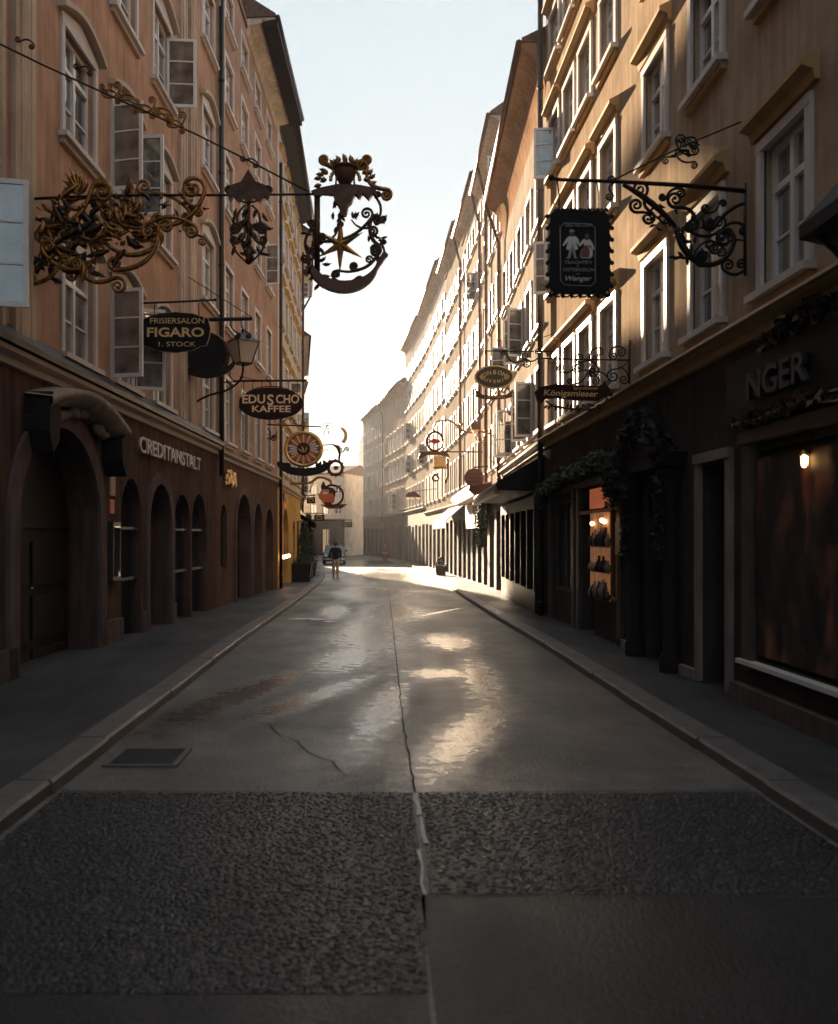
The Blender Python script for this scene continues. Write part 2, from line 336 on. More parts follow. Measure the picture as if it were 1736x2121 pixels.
while y < 5.87:
    x = -2.0+(.019 if row % 2 else 0)
    while x < 2.42:
        xx, yy = x+rs.uniform(-.016, .016), y+rs.uniform(-.015, .015); dens = .5+.5*math.sin(xx*2.3+1.7*math.sin(yy*2.1))*math.cos(yy*1.9+xx)
        inl = xx < .185+.02*(yy-3.3); inr = xx > .285 and yy > 4.235
        if (inl or inr) and rs.random() > .03+.16*(1-dens):
            r = rs.choice((rs.uniform(.008, .014), rs.uniform(.013, .024))); h = rs.uniform(.001, .005); n6 = 7; a0 = rs.uniform(0, 1); tx, ty = rs.uniform(-.12, .12), rs.uniform(-.12, .12)
            el = rs.uniform(.75, 1.0)
            vs = [(xx+r*math.cos(a0+2*PI*k/n6), yy+r*el*math.sin(a0+2*PI*k/n6), .003) for k in range(n6)]
            vs += [(xx+r*.72*math.cos(a0+2*PI*k/n6), yy+r*el*.72*math.sin(a0+2*PI*k/n6), .004+h+r*.7*(tx*math.cos(a0+2*PI*k/n6)+ty*math.sin(a0+2*PI*k/n6))) for k in range(n6)]
            vs.append((xx, yy, .0055+h))
            mb.add(vs, [(k, (k+1) % n6, n6+(k+1) % n6, n6+k) for k in range(n6)]+[(n6+k, n6+(k+1) % n6, 2*n6) for k in range(n6)], rs.choice(('pebble_a', 'pebble_a', 'pebble_a', 'pebble_b', 'pebble_b', 'pebble_b', 'pebble_c')), True)
        x += .036
    y += .031; row += 1
tag(mb.build('cobbles'), kind='stuff')
sheet('road_patch', [(.21, 4.195), (.2, -2), (2.42, -2), (2.42, 4.18)], .004, 'asphalt_new')
sheet('road_patch', [(-2.0, 3.29), (-2.0, -2), (.19, -2), (.19, 3.29)], .004, 'asphalt_new')
mb = MB(); rnd = random.Random(5)
def wobble(pts, wd, z, m, amp=.006):
    L = []; R = []
    for i in range(len(pts)-1):
        (x0, y0), (x1, y1) = pts[i], pts[i+1]; n = max(2, int(math.hypot(x1-x0, y1-y0)/.12))
        dx, dy = x1-x0, y1-y0; l = math.hypot(dx, dy); nx, ny = -dy/l, dx/l
        for k in range(n+1):
            t = k/n; j = rnd.uniform(-amp, amp); ww = wd*rnd.uniform(.6, 1.25)/2
            x, y = x0+dx*t+nx*j, y0+dy*t+ny*j; L.append((x+nx*ww, y+ny*ww, gz(y)+z)); R.append((x-nx*ww, y-ny*ww, gz(y)+z))
    n = len(L); mb.add(L+R, [(i, i+1, n+i+1, n+i) for i in range(n-1)], m)
wobble([(.26, 5.9), (.245, 8), (.30, 14), (.40, 24), (.45, 40), (.3, 60)], .012, .006, 'seam_dark')
wobble([(-.93, 8.05), (-.80, 7.6), (-.62, 7.35), (-.50, 6.95), (-.31, 6.7), (-.2, 6.3)], .008, .006, 'seam_dark', .012)
wobble([(-2.02, 5.9), (.22, 5.87), (2.42, 5.93)], .012, .008, 'seam_dark'); wobble([(.24, 4.2), (2.42, 4.19)], .010, .009, 'seam_dark')
tag(mb.build('road_seam'), kind='structure')
mb = MB(); wobble([(.262, 5.86), (.258, 5.4)], .030, .010, 'concrete_pale'); wobble([(.262, 5.36), (.27, 4.9)], .026, .010, 'concrete_pale', .004)
wobble([(.235, 4.8), (.225, 4.2)], .018, .010, 'concrete_pale', .01); wobble([(-1.75, 18.75), (-1.3, 18.95), (-1.08, 18.6)], .34, .007, 'paint_white', .05); wobble([(-.98, 18.1), (-.86, 18.2)], .35, .006, 'paint_white', .01)  # the white strips paint a puddle's sky reflection onto the road
tag(mb.build('road_line_and_painted_glint'), kind='structure')

# drain grate
t = thing('drain_grate', 'rusty iron drain grate set in the road beside the left kerb', 'drain', (-1.68, 6.8, .006))
mb = MB()
for a in ((-.27, .27, -.27, -.235), (-.27, .27, .235, .27), (-.27, -.225, -.235, .235), (.225, .27, -.235, .235)): mb.box(a[0], a[1], a[2], a[3], -.01, .012, 'kerb_stone')
mb.build('frame', t)
mb = MB(); mb.box(-.225, .225, -.235, .235, -.004, .001, 'seam_dark')
for i in range(11): y = -.22+i*.044; mb.box(-.222, .222, y-.011, y+.011, .003, .016, 'sheet_metal')
mb.build('grating', t)

# ------------------------------------------------------------ buildings
WIN = {}
def window_meshes(wd, h, s, style, hoodm, curtain):
    k = (round(wd, 2), round(h, 2), s, style, hoodm, curtain)
    if k in WIN: return WIN[k]
    def Y(d): return s*d
    def bx(mb, x0, x1, d0, d1, z0, z1, m): mb.box(x0, x1, min(Y(d0), Y(d1)), max(Y(d0), Y(d1)), z0, z1, m)
    fr = MB(); a = wd/2; fm = 'frame_dark' if style == 'shop' else 'frame_white'; tm = 'trim_white' if style in ('hood', 'plain', 'arch', 'shutter') else 'trim_cream'
    # surround
    if style != 'shop':
        bx(fr, -a-.10, -a, -.02, .035, -.0, h, tm); bx(fr, a, a+.10, -.02, .035, 0, h, tm); bx(fr, -a-.10, a+.10, -.02, .04, h, h+.09, tm)
    # sash
    d0, d1 = -.13, -.07
    bx(fr, -a, -a+.055, d0, d1, 0, h, fm); bx(fr, a-.055, a, d0, d1, 0, h, fm)
    bx(fr, -a+.055, a-.055, d0, d1, 0, .06, fm); bx(fr, -a+.055, a-.055, d0, d1, h-.055, h, fm)
    bx(fr, -.035, .035, d0, d1+.012, .06, h-.055, fm)
    zt = h*.70
    bx(fr, -a+.055, -.035, d0, d1+.008, zt-.03, zt+.03, fm); bx(fr, .035, a-.055, d0, d1+.008, zt-.03, zt+.03, fm)
    for q in (-1, 1):
        x0, x1 = sorted((q*.035, q*(a-.055))); bx(fr, x0, x1, d0+.015, d1-.012, zt*.5-.012, zt*.5+.012, fm)
    pn = MB(); bx(pn, -a+.02, a-.02, -.125, -.105, .02, h-.02, 'glass_curtain' if curtain else 'glass')
    sl = MB(); bx(sl, -a-.16, a+.16, -.12, .12, -.07, -.003, tm); bx(sl, -a-.12, a+.12, 0, .06, -.14, -.072, hoodm)
    ln = None
    if style == 'hood':
        ln = MB(); ln.prism([(s*.0, h+.14), (s*.04, h+.14), (s*.06, h+.22), (s*.15, h+.25), (s*.15, h+.30), (0, h+.38)], 'x', -a-.2, a+.2, hoodm)
    elif style == 'arch':
        ln = MB(); N = 10
        pts = [(-a-.22+(2*a+.44)*i/N, h+.12+.20*math.sin(PI*i/N)) for i in range(N+1)]
        for (x0, z0), (x1, z1) in zip(pts, pts[1:]):
            vs = [(x0, 0, z0), (x1, 0, z1), (x1, Y(.13), z1), (x0, Y(.13), z0), (x0, 0, z0+.07), (x1, 0, z1+.07), (x1, Y(.13), z1+.07), (x0, Y(.13), z0+.07)]
            ln.add(vs, [(0, 1, 2, 3), (4, 7, 6, 5), (3, 2, 6, 7), (0, 3, 7, 4), (1, 5, 6, 2)], hoodm)
        ln.prism([(-a-.1, h+.092), (a+.1, h+.092), (a+.1, h+.13), (0, h+.30), (-a-.1, h+.13)], 'y', 0, Y(.03), tm)
    sh = None
    if style == 'shutter':
        sh = MB()
        x0, x1 = a+.11, a+.11+a*.95; bx(sh, x0, x1, .01, .05, 0, h, 'shutter_brown')
        for i in range(9): z = h*(i+.7)/10; bx(sh, x0+.04, x1-.04, .05, .062, z, z+.03, 'shutter_brown')
    # open casement leaf, hinged at its x=0 edge, opening outwards
    cs = MB(); lw = a-.03; ch = h-.10
    for x0, x1, z0, z1 in ((0, .05, 0, ch), (lw-.05, lw, 0, ch), (.05, lw-.05, 0, .055), (.05, lw-.05, ch-.05, ch), (.05, lw-.05, ch*.33, ch*.33+.022), (.05, lw-.05, ch*.66, ch*.66+.022)):
        cs.box(x0, x1, -.02, .02, z0, z1, 'frame_white')
    cs.box(.04, lw-.04, -.004, .004, .04, ch-.04, 'glass_curtain')
    WIN[k] = tuple(x.mesh(nm) if x else None for x, nm in ((fr, 'window'), (pn, 'pane'), (sl, 'window_sill'), (ln, 'lintel'), (sh, 'shutter'), (cs, 'casement')))
    return WIN[k]
def put_window(root, u, z, wd, h, s, style, hoodm, rn, p_open=.2, opened=None):
    cur = rn.random() < .35
    fr, pn, sl, ln, sh, cs = window_meshes(wd, h, s, style, hoodm, cur)
    wo = put('window', fr, root, (u, 0, z)); put('pane', pn, wo); put('window_sill', sl, wo)
    if ln: put('lintel', ln, wo)
    if sh: put('shutter', sh, wo); put('shutter', sh, wo, (-(wd+.22+wd*.475), 0, 0))
    op = rn.random() < p_open if opened is None else opened
    if op:
        for q in (-1, 1):
            if rn.random() < .4: continue
            ang = rad(rn.uniform(80, 115))
            o = put('casement', cs, wo, (q*(wd/2-.02), s*(-.05), .03))
            # leaf points inwards along -q when closed; swing out through the street side
            th = (PI if q > 0 else 0) + (-q*s*ang if True else 0)
            o.rotation_euler = (0, 0, th)
            # make sure the leaf swings to the street side
            if math.sin(th)*s < 0: o.rotation_euler = (0, 0, -th if q < 0 else 2*PI-th)
    return wo
def wall_holes(mb, L, z0, z1, holes, s, m, reveal=.14, rm=None, u0=0):
    us = sorted(set([u0, L]+[h[0] for h in holes]+[h[1] for h in holes])); us = [u for u in us if u0 <= u <= L]
    for a, b in zip(us, us[1:]):
        c = (a+b)/2; hs = sorted([h for h in holes if h[0] < c < h[1]], key=lambda h: h[2]); z = z0
        for h in hs:
            if h[2] > z: mb.add([(a, 0, z), (b, 0, z), (b, 0, h[2]), (a, 0, h[2])], [(0, 1, 2, 3)], m)
            z = h[3]
        if z < z1: mb.add([(a, 0, z), (b, 0, z), (b, 0, z1), (a, 0, z1)], [(0, 1, 2, 3)], m)
    for h in holes:
        a, b, c, d = h[:4]; rise = h[4] if len(h) > 4 else 0; dp = h[5] if len(h) > 5 else reveal; rr = rm or m
        if rise:
            N = 16; uc = (a+b)/2; hw = (b-a)/2; arc = [(uc-hw*math.cos(PI*i/N), d-rise+rise*math.sin(PI*i/N)) for i in range(N+1)]
            for (p0, q0), (p1, q1) in zip(arc, arc[1:]): mb.add([(p0, 0, q0), (p1, 0, q1), (p1, 0, d), (p0, 0, d)], [(0, 1, 2, 3)], m)
            path = [(a, c)]+arc+[(b, c)]
        else: path = [(a, c), (a, d), (b, d), (b, c)]
        path.append(path[0])
        for (p0, q0), (p1, q1) in zip(path, path[1:]): mb.add([(p0, 0, q0), (p1, 0, q1), (p1, -s*dp, q1), (p0, -s*dp, q0)], [(0, 1, 2, 3)], rr)
def arch_poly(a, b, c, d, rise, N=16):
    uc = (a+b)/2; hw = (b-a)/2
    return [(a, c)]+[(uc-hw*math.cos(PI*i/N), d-rise+rise*math.sin(PI*i/N)) for i in range(N+1)]+[(b, c)]
def arch_band(mb, a, b, c, d, rise, wd, y0, y1, m, N=16):
    inn = arch_poly(a, b, c, d, rise, N); out = arch_poly(a-wd, b+wd, c, d+wd, rise+wd, N); n = len(inn)
    vs = [(u, y0, z) for u, z in inn]+[(u, y0, z) for u, z in out]+[(u, y1, z) for u, z in inn]+[(u, y1, z) for u, z in out]
    fs = []
    for i in range(n-1): fs += [(i, i+1, n+i+1, n+i), (2*n+i, 3*n+i, 3*n+i+1, 2*n+i+1), (n+i, n+i+1, 3*n+i+1, 3*n+i), (i, 2*n+i, 2*n+i+1, i+1)]
    mb.add(vs, fs, m)
def building(name, label, P0, P1, side, H, wm, gm, zc=3.6, sills=(), cols=(), wd=.9, style='plain', hoodm='trim_cream', ground=(), eave='soffit',
             ov=.6, depth=8, pipe=None, seed=0, p_open=.08, pilasters=(), roofm='roof_tile', extra_holes=(), pipe_m='metal_pipe', doors=True, cat='building', opened=(), zb=-.8, rise=3.2, eavem=None, cornm='trim_cream', e0=0):
    s = -1 if side == 'L' else 1
    P0 = Vector((*P0, 0)); P1 = Vector((*P1, 0)); d = P1-P0; L = d.length; rz = math.atan2(d.y, d.x)
    root = thing(name, label, cat, P0, rz); root['_L'] = L
    rn = random.Random(seed)
    holes = []
    for (z, h) in sills:
        for u in cols: holes.append((u-wd/2, u+wd/2, z, z+h))
    mb = MB(); wall_holes(mb, L, zc, H, holes, s, wm, .13); mb.build('wall', root)
    mb = MB(); wall_holes(mb, L, zb, zc, list(ground), s, gm, .3); mb.build('ground_floor', root)
    mb = MB(); B = -s*depth
    mb.add([(0, 0, zb), (0, B, zb), (0, B, H), (0, 0, H), (L, 0, zb), (L, B, zb), (L, B, H), (L, 0, H)], [(0, 1, 2, 3), (4, 5, 6, 7), (1, 5, 6, 2)], wm)
    mb.build('side_wall', root)
    mb = MB(); ya = s*ov; yr = -s*depth*.5
    mb.prism([(ya, H+.02), (ya, H+.10), (yr, H+rise), (-s*(depth+.3), H+.1), (-s*(depth+.3), H-.1)], 'x', e0-.05, L+.05, roofm)
    if e0: mb.prism([(s*.04, H-.3), (s*.04, H-.22), (yr, H+rise-.4), (-s*(depth+.2), H-.2), (-s*(depth+.2), H-.3)], 'x', 0, e0-.06, roofm)
    mb.build('roof', root)
    if eave == 'soffit':
        mb = MB(); mb.prism([(0, H-.42), (s*.07, H-.36), (s*.07, H-.20), (s*(ov-.12), H-.05), (s*ov, H-.03), (s*ov, H+.015), (0, H+.015)], 'x', e0, L, eavem or wm); mb.build('eave', root)
    elif eave == 'cove':
        N = 10; pr = [(0, H-1.1)]+[(s*(ov*(1-math.cos(PI/2*i/N))), H-1.1+.98*math.sin(PI/2*i/N)) for i in range(1, N+1)]+[(s*ov, H+.015), (0, H+.015)]
        mb = MB(); mb.prism(pr, 'x', e0, L, eavem or wm); mb.build('eave', root)
    mb = MB(); mb.tube([(e0-.02, s*(ov+.05), H+.02), (L*.5, s*(ov+.05), H+.015), (L+.02, s*(ov+.05), H+.02)], .065, 'metal_pipe' if side == 'L' else 'metal_brown', 8); mb.build('gutter', root)
    if zc > 0 and cornm:
        mb = MB(); mb.prism([(0, zc-.16), (s*.05, zc-.15), (s*.06, zc-.08), (s*.15, zc-.04), (s*.16, zc+.01), (s*.12, zc+.03), (0, zc+.06)], 'x', 0, L, cornm)
        mb.build('cornice', root)
    for i, u in enumerate(cols):
        for j, (z, h) in enumerate(sills):
            o = True if (i, j) in opened else (None if not opened else False)
            put_window(root, u, z, wd, h, s, style, hoodm, rn, p_open, o)
    for (u0, u1) in pilasters:
        mb = MB(); y0, y1 = sorted((0, s*.07)); mb.box(u0, u1, y0, y1, zc+.06, H-.42, 'plaster_cream')
        for k in (.22, .72): mb.box(u0+(u1-u0)*k, u0+(u1-u0)*(k+.06), *sorted((s*.07, s*.085)), zc+.2, H-.6, 'plaster_cream')
        mb.build('pilaster', root)
    if pipe is not None:
        for pu, zt, zbm in pipe:
            mb = MB(); mb.tube([(pu, s*.13, zbm), (pu, s*.13, zt)], .055, pipe_m, 8)
            z = zbm+.6
            while z < zt: mb.lathe((pu, s*.13, z), [(.068, -.03), (.068, .03)], pipe_m, 8); z += 2.1
            if zt > H-1.5: mb.tube([(pu, s*.13, zt), (pu, s*.2, zt+.15), (pu, s*(ov+.02), H-.05)], .05, pipe_m, 8)
            mb.build('drainpipe', root)
    root['_s'] = s
    return root, L, s, rn
def door_leaf(root, a, b, z0, z1, rise, s, m='wood_dark', dp=.26, handle=True, glass_top=False):
    mb = MB(); yb = -s*dp
    poly = arch_poly(a+.01, b-.01, z0, z1-.01, rise) if rise else [(a, z0), (b, z0), (b, z1), (a, z1)]
    mb.prism(poly, 'y', *sorted((yb, yb-s*.05)), m)
    uc = (a+b)/2; zt = z1-rise-.05
    y0, y1 = sorted((yb+s*.001, yb+s*.03))
    for q0, q1 in ((a+.1, uc-.06), (uc+.06, b-.1)):
        n = 3
        for k in range(n):
            za = z0+.15+(zt-z0-.2)*k/n; zb_ = z0+.15+(zt-z0-.2)*(k+1)/n-.12
            if q1-q0 > .08: mb.box(q0, q1, y0, y1, za, zb_, m)
    mb.box(a+.01, b-.01, y0, y1, zt, zt+.06, m)
    o = mb.build('door', root)
    if handle:
        h = MB(); h.tube([(uc-.05, yb+s*.03, 1.0), (uc-.05, yb+s*.09, 1.0), (uc-.15, yb+s*.09, 1.0)], .012, 'chrome', 6); h.build('handle', o)
    return o
def shop_window(root, a, b, z0, z1, s, rise=0, fm='frame_dark', gm='glass_shop', dp=.16, bars=1, back='wood_dark'):
    mb = MB(); y0, y1 = sorted((-s*dp, -s*(dp-.07))); t = .06
    if rise:
        arch_band(mb, a+.05, b-.05, z0+.05, z1-.05, rise-.05, .048, y0, y1, fm)
    else:
        mb.box(a, a+t, y0, y1, z0, z1, fm); mb.box(b-t, b, y0, y1, z0, z1, fm); mb.box(a+t, b-t, y0, y1, z1-t, z1, fm)
    mb.box(a+t, b-t, y0, y1, z0, z0+t, fm)
    for k in range(1, bars+1):
        u = a+(b-a)*k/(bars+1); mb.box(u-.025, u+.025, y0, y1, z0+t, z1-(t if not rise else .06), fm)
    o = mb.build('shop_window', root)
    g_ = MB(); yy = sorted((-s*(dp-.02), -s*(dp-.03)))
    poly = arch_poly(a+.02, b-.02, z0+.02, z1-.02, rise) if rise else [(a+.02, z0+.02), (b-.02, z0+.02), (b-.02, z1-.02), (a+.02, z1-.02)]
    g_.prism(poly, 'y', *yy, gm); g_.build('pane', o)
    return o
def leaves(mb, pts, n, r, m2=('leaf_dark', 'leaf_mid'), sz=.07, seed=1):
    rn_ = random.Random(seed)
    for _ in range(n):
        i = rn_.randrange(len(pts)-1); t_ = rn_.random(); c = Vector(pts[i]).lerp(Vector(pts[i+1]), t_)
        dv = Vector((rn_.gauss(0, 1), rn_.gauss(0, 1), rn_.gauss(0, 1))).normalized()*r*rn_.random()**.4; c = c+dv
        a1 = Vector((rn_.gauss(0, 1), rn_.gauss(0, 1), rn_.gauss(0, 1))).normalized(); a2 = a1.orthogonal().normalized()
        k = sz*rn_.uniform(.6, 1.3); mb.add([c-a1*k, c+a2*k*.4, c+a1*k, c-a2*k*.4], [(0, 1, 2, 3)], m2[rn_.random() < .3])
def wall_text(root, s, txt, u, z, size, ext, m, d=.02, offset=0, space=1.0, width=None, name='lettering'):
    me = text(txt, size, ext, m, offset, name, space)
    o = put(name, me, root, (u, s*(d+ext), z), (rad(90), 0, 0 if s < 0 else PI))
    if width:
        xs = [v.co.x for v in me.vertices]; k = width/(max(xs)-min(xs)); o.scale = (k, 1, 1)
    return o

# ---- left row
YL1 = 20.9
def XL1(Y): return -4.323+.0341*Y
dL1 = math.hypot(1, .0341)
def u1(Y): return (Y+12)*dL1
G1 = [(u1(8.1), u1(9.25), .9, 2.3, 0, .14), (u1(10.15), u1(12.85), -.5, 3.0, 1.2, .42), (u1(13.9), u1(14.95), -.5, 2.55, .6, .25), (u1(15.35), u1(16.8), -.5, 2.56, .75, .38),
      (u1(17.1), u1(18.35), -.5, 2.45, .6, .25), (u1(18.5), u1(19.8), -.5, 2.52, .65, .3)]
cols1 = [u1(y) for y in (-6, -3.6, -.9, 1.5, 3.9, 6.4, 8.72, 12.1, 14.05, 16.2, 19.95)]
sillsL = [(3.95, 1.4), (6.7, 1.38), (9.45, 1.35), (12.2, 1.3)]
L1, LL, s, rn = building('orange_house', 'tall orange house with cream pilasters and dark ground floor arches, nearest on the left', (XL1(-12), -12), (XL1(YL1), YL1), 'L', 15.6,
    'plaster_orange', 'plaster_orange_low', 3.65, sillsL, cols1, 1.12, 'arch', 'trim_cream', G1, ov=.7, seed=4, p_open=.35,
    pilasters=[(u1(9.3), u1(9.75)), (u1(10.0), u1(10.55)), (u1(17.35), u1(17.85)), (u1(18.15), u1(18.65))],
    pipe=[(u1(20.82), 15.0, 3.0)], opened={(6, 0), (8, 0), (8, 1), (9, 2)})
door_leaf(L1, G1[1][0], G1[1][1], -.5, 3.0, 1.2, s, dp=.42); door_leaf(L1, G1[3][0], G1[3][1], -.5, 2.56, .75, s, dp=.38)
shop_window(L1, G1[0][0], G1[0][1], .9, 2.3, s)
for i in (2, 4, 5): shop_window(L1, G1[i][0], G1[i][1], .0, G1[i][3], s, rise=G1[i][4], dp=.2, bars=0)
mb = MB(); arch_band(mb, *G1[1][:5], .26, *sorted((s*.0, s*.05)), 'stone_dark'); mb.build('portal_surround', L1)
mb = MB(); arch_band(mb, *G1[3][:5], .20, *sorted((s*.0, s*.04)), 'stone_dark'); mb.build('portal_surround', L1)
for i in (2, 4, 5):
    mb = MB(); a, b = G1[i][:2]; y0, y1 = sorted((-s*.12, -s*.06)); mb.box(a, b, y0, y1, .95, 1.0, 'metal_pipe'); mb.box(a, b, y0, y1, 1.75, 1.79, 'metal_pipe'); mb.build('crossbar', L1)
# broken pediment over the portal: arched stone hood with carved drops and cartouche
mb = MB(); a, b = u1(10.35), u1(13.3); N = 14
pts = [(a+(b-a)*i/N, 2.98+.40*math.sin(PI*(.12+.80*i/N))) for i in range(N+1)]
for (x0, z0), (x1, z1) in zip(pts, pts[1:]):
    D = .34
    vs = [(x0, 0, z0-.12), (x1, 0, z1-.12), (x1, s*D*.6, z1-.10), (x0, s*D*.6, z0-.10), (x0, s*D, z0+.02), (x1, s*D, z1+.02), (x1, s*D, z1+.1), (x0, s*D, z0+.1), (x1, 0, z1+.14), (x0, 0, z0+.14)]
    mb.add(vs, [(0, 1, 2, 3), (3, 2, 5, 4), (4, 5, 6, 7), (7, 6, 8, 9)], 'stone_grey', True)
mb.prism([(a, 2.85), (a+.02, 3.2), (0+a+.1, 3.3), (a+.35, 3.1), (a+.3, 2.75), (a+.12, 2.6)], 'y', *sorted((0, s*.3)), 'carved_dark')
mb.prism([(b, 2.75), (b+.06, 3.05), (b-.1, 3.15), (b-.3, 3.0), (b-.28, 2.7), (b-.1, 2.5)], 'y', *sorted((0, s*.3)), 'carved_dark')
for k in range(16):
    t = k/15; mb.ball((a+.4+(b-a-.8)*t, s*.1, 3.05+.2*math.sin(PI*t)+random.uniform(-.06, .06)), random.uniform(.05, .11), 'stone_grey', 1.3, .8, .9)
mb.build('pediment', L1)
wall_text(L1, s, 'CREDITANSTALT', u1(16.7), 3.10,   .36, .015, 'trim_white', d=.07, offset=.004, width=4.3)
mb = MB(); mb.prism([(u1(8.35)+.0, 3.66), (u1(10.2), 3.66), (u1(10.2), 3.66)], 'y', 0, .001, 'iron')
for nm, y, z, w2, h2, m_, lb in (('house_number', 13.42, 2.82, .2, .22, 'paint_white', None), ('notice', 13.45, 2.42, .24, .36, 'paper', None), ('notice', 13.42, 2.08, .2, .2, 'paint_orange', None)):
    mb = MB(); mb.box(u1(y)-w2/2, u1(y)+w2/2, *sorted((s*.001, s*.02)), z-h2/2, z+h2/2, m_); mb.box(u1(y)-w2/2+.03, u1(y)+w2/2-.03, *sorted((s*.02, s*.024)), z-h2/2+.03, z+h2/2-.03, m_); mb.build(nm, L1)
mb = MB(); mb.box(u1(13.25), u1(13.6), *sorted((s*.001, s*.09)), 1.0, 1.85, 'frame_dark'); mb.box(u1(13.29), u1(13.56), *sorted((s*.09, s*.096)), 1.06, 1.79, 'glass_shop'); mb.build('showcase', L1)
for y0_, y1_ in ((7, 10.12), (12.87, 13.88), (14.97, 15.33), (16.82, 17.08)):
    mb = MB(); mb.box(u1(y0_), u1(y1_), *sorted((0, s*.05)), -.4, .42, 'stone_dark'); mb.build('plinth', L1)

mb = MB(); mb.prism([(-.0, 3.72), (-.20, 3.68), (-.22, 3.74), (0, 3.95)], 'x', 0, 32.9, 'frame_dark'); mb.build('flashing', L1)
X3a = XL1(YL1)
def u3(Y): return (Y-YL1)*1.0005
G3 = [(u3(21.35), u3(22.15), .85, 2.4, .4, .16), (u3(23.2), u3(25.4), -.9, 2.75, 1.0, .35), (u3(25.9), u3(27.4), -.9, 2.6, .75, .3), (u3(28.4), u3(30), -.9, 2.5, .7, .3)]
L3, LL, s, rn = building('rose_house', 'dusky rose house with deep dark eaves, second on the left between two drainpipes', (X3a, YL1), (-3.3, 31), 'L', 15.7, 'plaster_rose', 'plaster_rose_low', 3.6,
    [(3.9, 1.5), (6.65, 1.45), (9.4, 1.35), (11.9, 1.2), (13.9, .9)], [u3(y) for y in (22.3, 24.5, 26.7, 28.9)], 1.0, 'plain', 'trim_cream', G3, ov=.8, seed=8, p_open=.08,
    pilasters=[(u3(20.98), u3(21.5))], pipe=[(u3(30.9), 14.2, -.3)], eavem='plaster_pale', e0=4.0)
mb = MB(); mb.box(4.0, LL, -.84, -.42, 15.50, 15.66, 'wood_dark'); mb.build('fascia_board', L3)
shop_window(L3, G3[0][0], G3[0][1], .85, 2.4, s, rise=.4)
for i in (1, 2, 3): door_leaf(L3, *G3[i][:5], s, dp=.3)
mb = MB(); arch_band(mb, *G3[1][:5], .18, *sorted((0, s*.05)), 'stone_dark'); arch_band(mb, *G3[2][:5], .14, *sorted((0, s*.05)), 'stone_dark'); mb.build('portal_surround', L3)
mb = MB(); rnd = random.Random(2)
for k in range(26): mb.ball((u3(22.2)+rnd.uniform(-.65, .65), s*.08, 3.05+rnd.uniform(-.16, .16)), rnd.uniform(.04, .09), 'gold', 1.6, .5, rnd.uniform(.6, 1.4), 6)
mb.build('gilded_ornament', L3)

def u4(Y): return (Y-31)*1.001
G4 = [(u4(32.9), u4(35.5), -.9, 2.65, 1.1, .3), (u4(37.6), u4(39.0), -.9, 2.3, .5, .3), (u4(39.8), u4(41.4), -.9, 2.3, 0, .3)]
L4, LL, s, rn = building('cream_house', 'pale cream house with a mustard yellow ground floor, third on the left', (-3.3, 31), (-3.42, 42), 'L', 16.1, 'plaster_pale', 'plaster_yellow', 3.45,
    [(3.9, 1.5), (6.5, 1.4), (9.1, 1.3), (11.6, 1.2), (14, .9)], [u4(y) for y in (32.4, 34.4, 36.4, 38.4, 40.4)], 1.0, 'hood', 'trim_ochre', G4, ov=.55, seed=12, eavem='wood_dark', pipe=[(u4(41.9), 14.6, 3.2)], pipe_m='metal_brown')
door_leaf(L4, *G4[0][:5], s, 'wood_warm'); door_leaf(L4, *G4[1][:5], s); door_leaf(L4, *G4[2][:5], s)
mb = MB(); mb.box(u4(33.1), u4(34.0), *sorted((s*.0, s*.05)), 2.95, 3.2, 'frame_dark'); mb.box(u4(33.2), u4(33.9), *sorted((s*.0, s*.05)), 2.68, 2.88, 'copper_cloth'); mb.build('name_board', L4)
mb = MB(); mb.box(u4(31.9), u4(32.3), *sorted((0, s*.08)), .9, 2.2, 'frame_dark'); mb.box(u4(31.95), u4(32.25), *sorted((s*.08, s*.085)), 1.0, 2.1, 'copper_cloth'); mb.build('showcase', L4)
for y in (31.6, 32.6, 33.6):
    o = MB(); o.ball((u4(y), s*.16, .92), .07, 'glow_warm'); o.tube([(u4(y), 0, 1.0), (u4(y), s*.16, 1.0)], .012, 'iron'); o.build('wall_lamp', L4)

def auto(name, label, P0, P1, side, H, wm, gm, n, sills, wd, style, seed, hoodm='trim_cream', **k):
    L = math.hypot(P1[0]-P0[0], P1[1]-P0[1]); cols = [L*(i+.5)/n for i in range(n)]
    gr = k.pop('ground', None)
    if gr is None:
        gr = []; m_ = max(2, n)
        for i in range(m_): gr.append((L*(i+.16)/m_, L*(i+.84)/m_, -.9, 2.35 if i % 2 else 2.45, 0, .3))
    r, L, s, rn = building(name, label, P0, P1, side, H, wm, gm, sills=sills, cols=cols, wd=wd, style=style, seed=seed, hoodm=hoodm, ground=gr, **k)
    for i, g_ in enumerate(gr):
        if i % 2: door_leaf(r, *g_[:5], s, k.get('doorm', 'wood_dark'), handle=False)
        else: shop_window(r, g_[0], g_[1], g_[2], g_[3], s, rise=g_[4], dp=.2, bars=1)
    return r, L, s
S5 = [(3.9, 1.4), (6.4, 1.35), (8.9, 1.3), (11.3, 1.2), (13.5, .9)]
auto('sandstone_house', 'sand coloured house where the left row starts to bend, behind the gilded wheel sign', (-3.42, 42), (-4.3, 53), 'L', 15.5, 'plaster_pale', 'plaster_rose_low', 5, S5, 1.0, 'plain', 21, ov=.55, pipe=[(10.8, 14.6, 3)], pipe_m='metal_brown')
auto('narrow_house', 'narrow light house deep in the left row, mostly hidden by its neighbours', (-4.3, 53), (-5.4, 66), 'L', 13.2, 'plaster_pale', 'plaster_brown', 5, S5[:4], 1.0, 'plain', 22, ov=.5)
auto('corner_house', 'light house at the far end of the left row before the bend', (-5.4, 66), (-7.4, 82), 'L', 12.7, 'plaster_cream', 'plaster_brown', 6, S5[:4], 1.0, 'plain', 23, ov=.5)
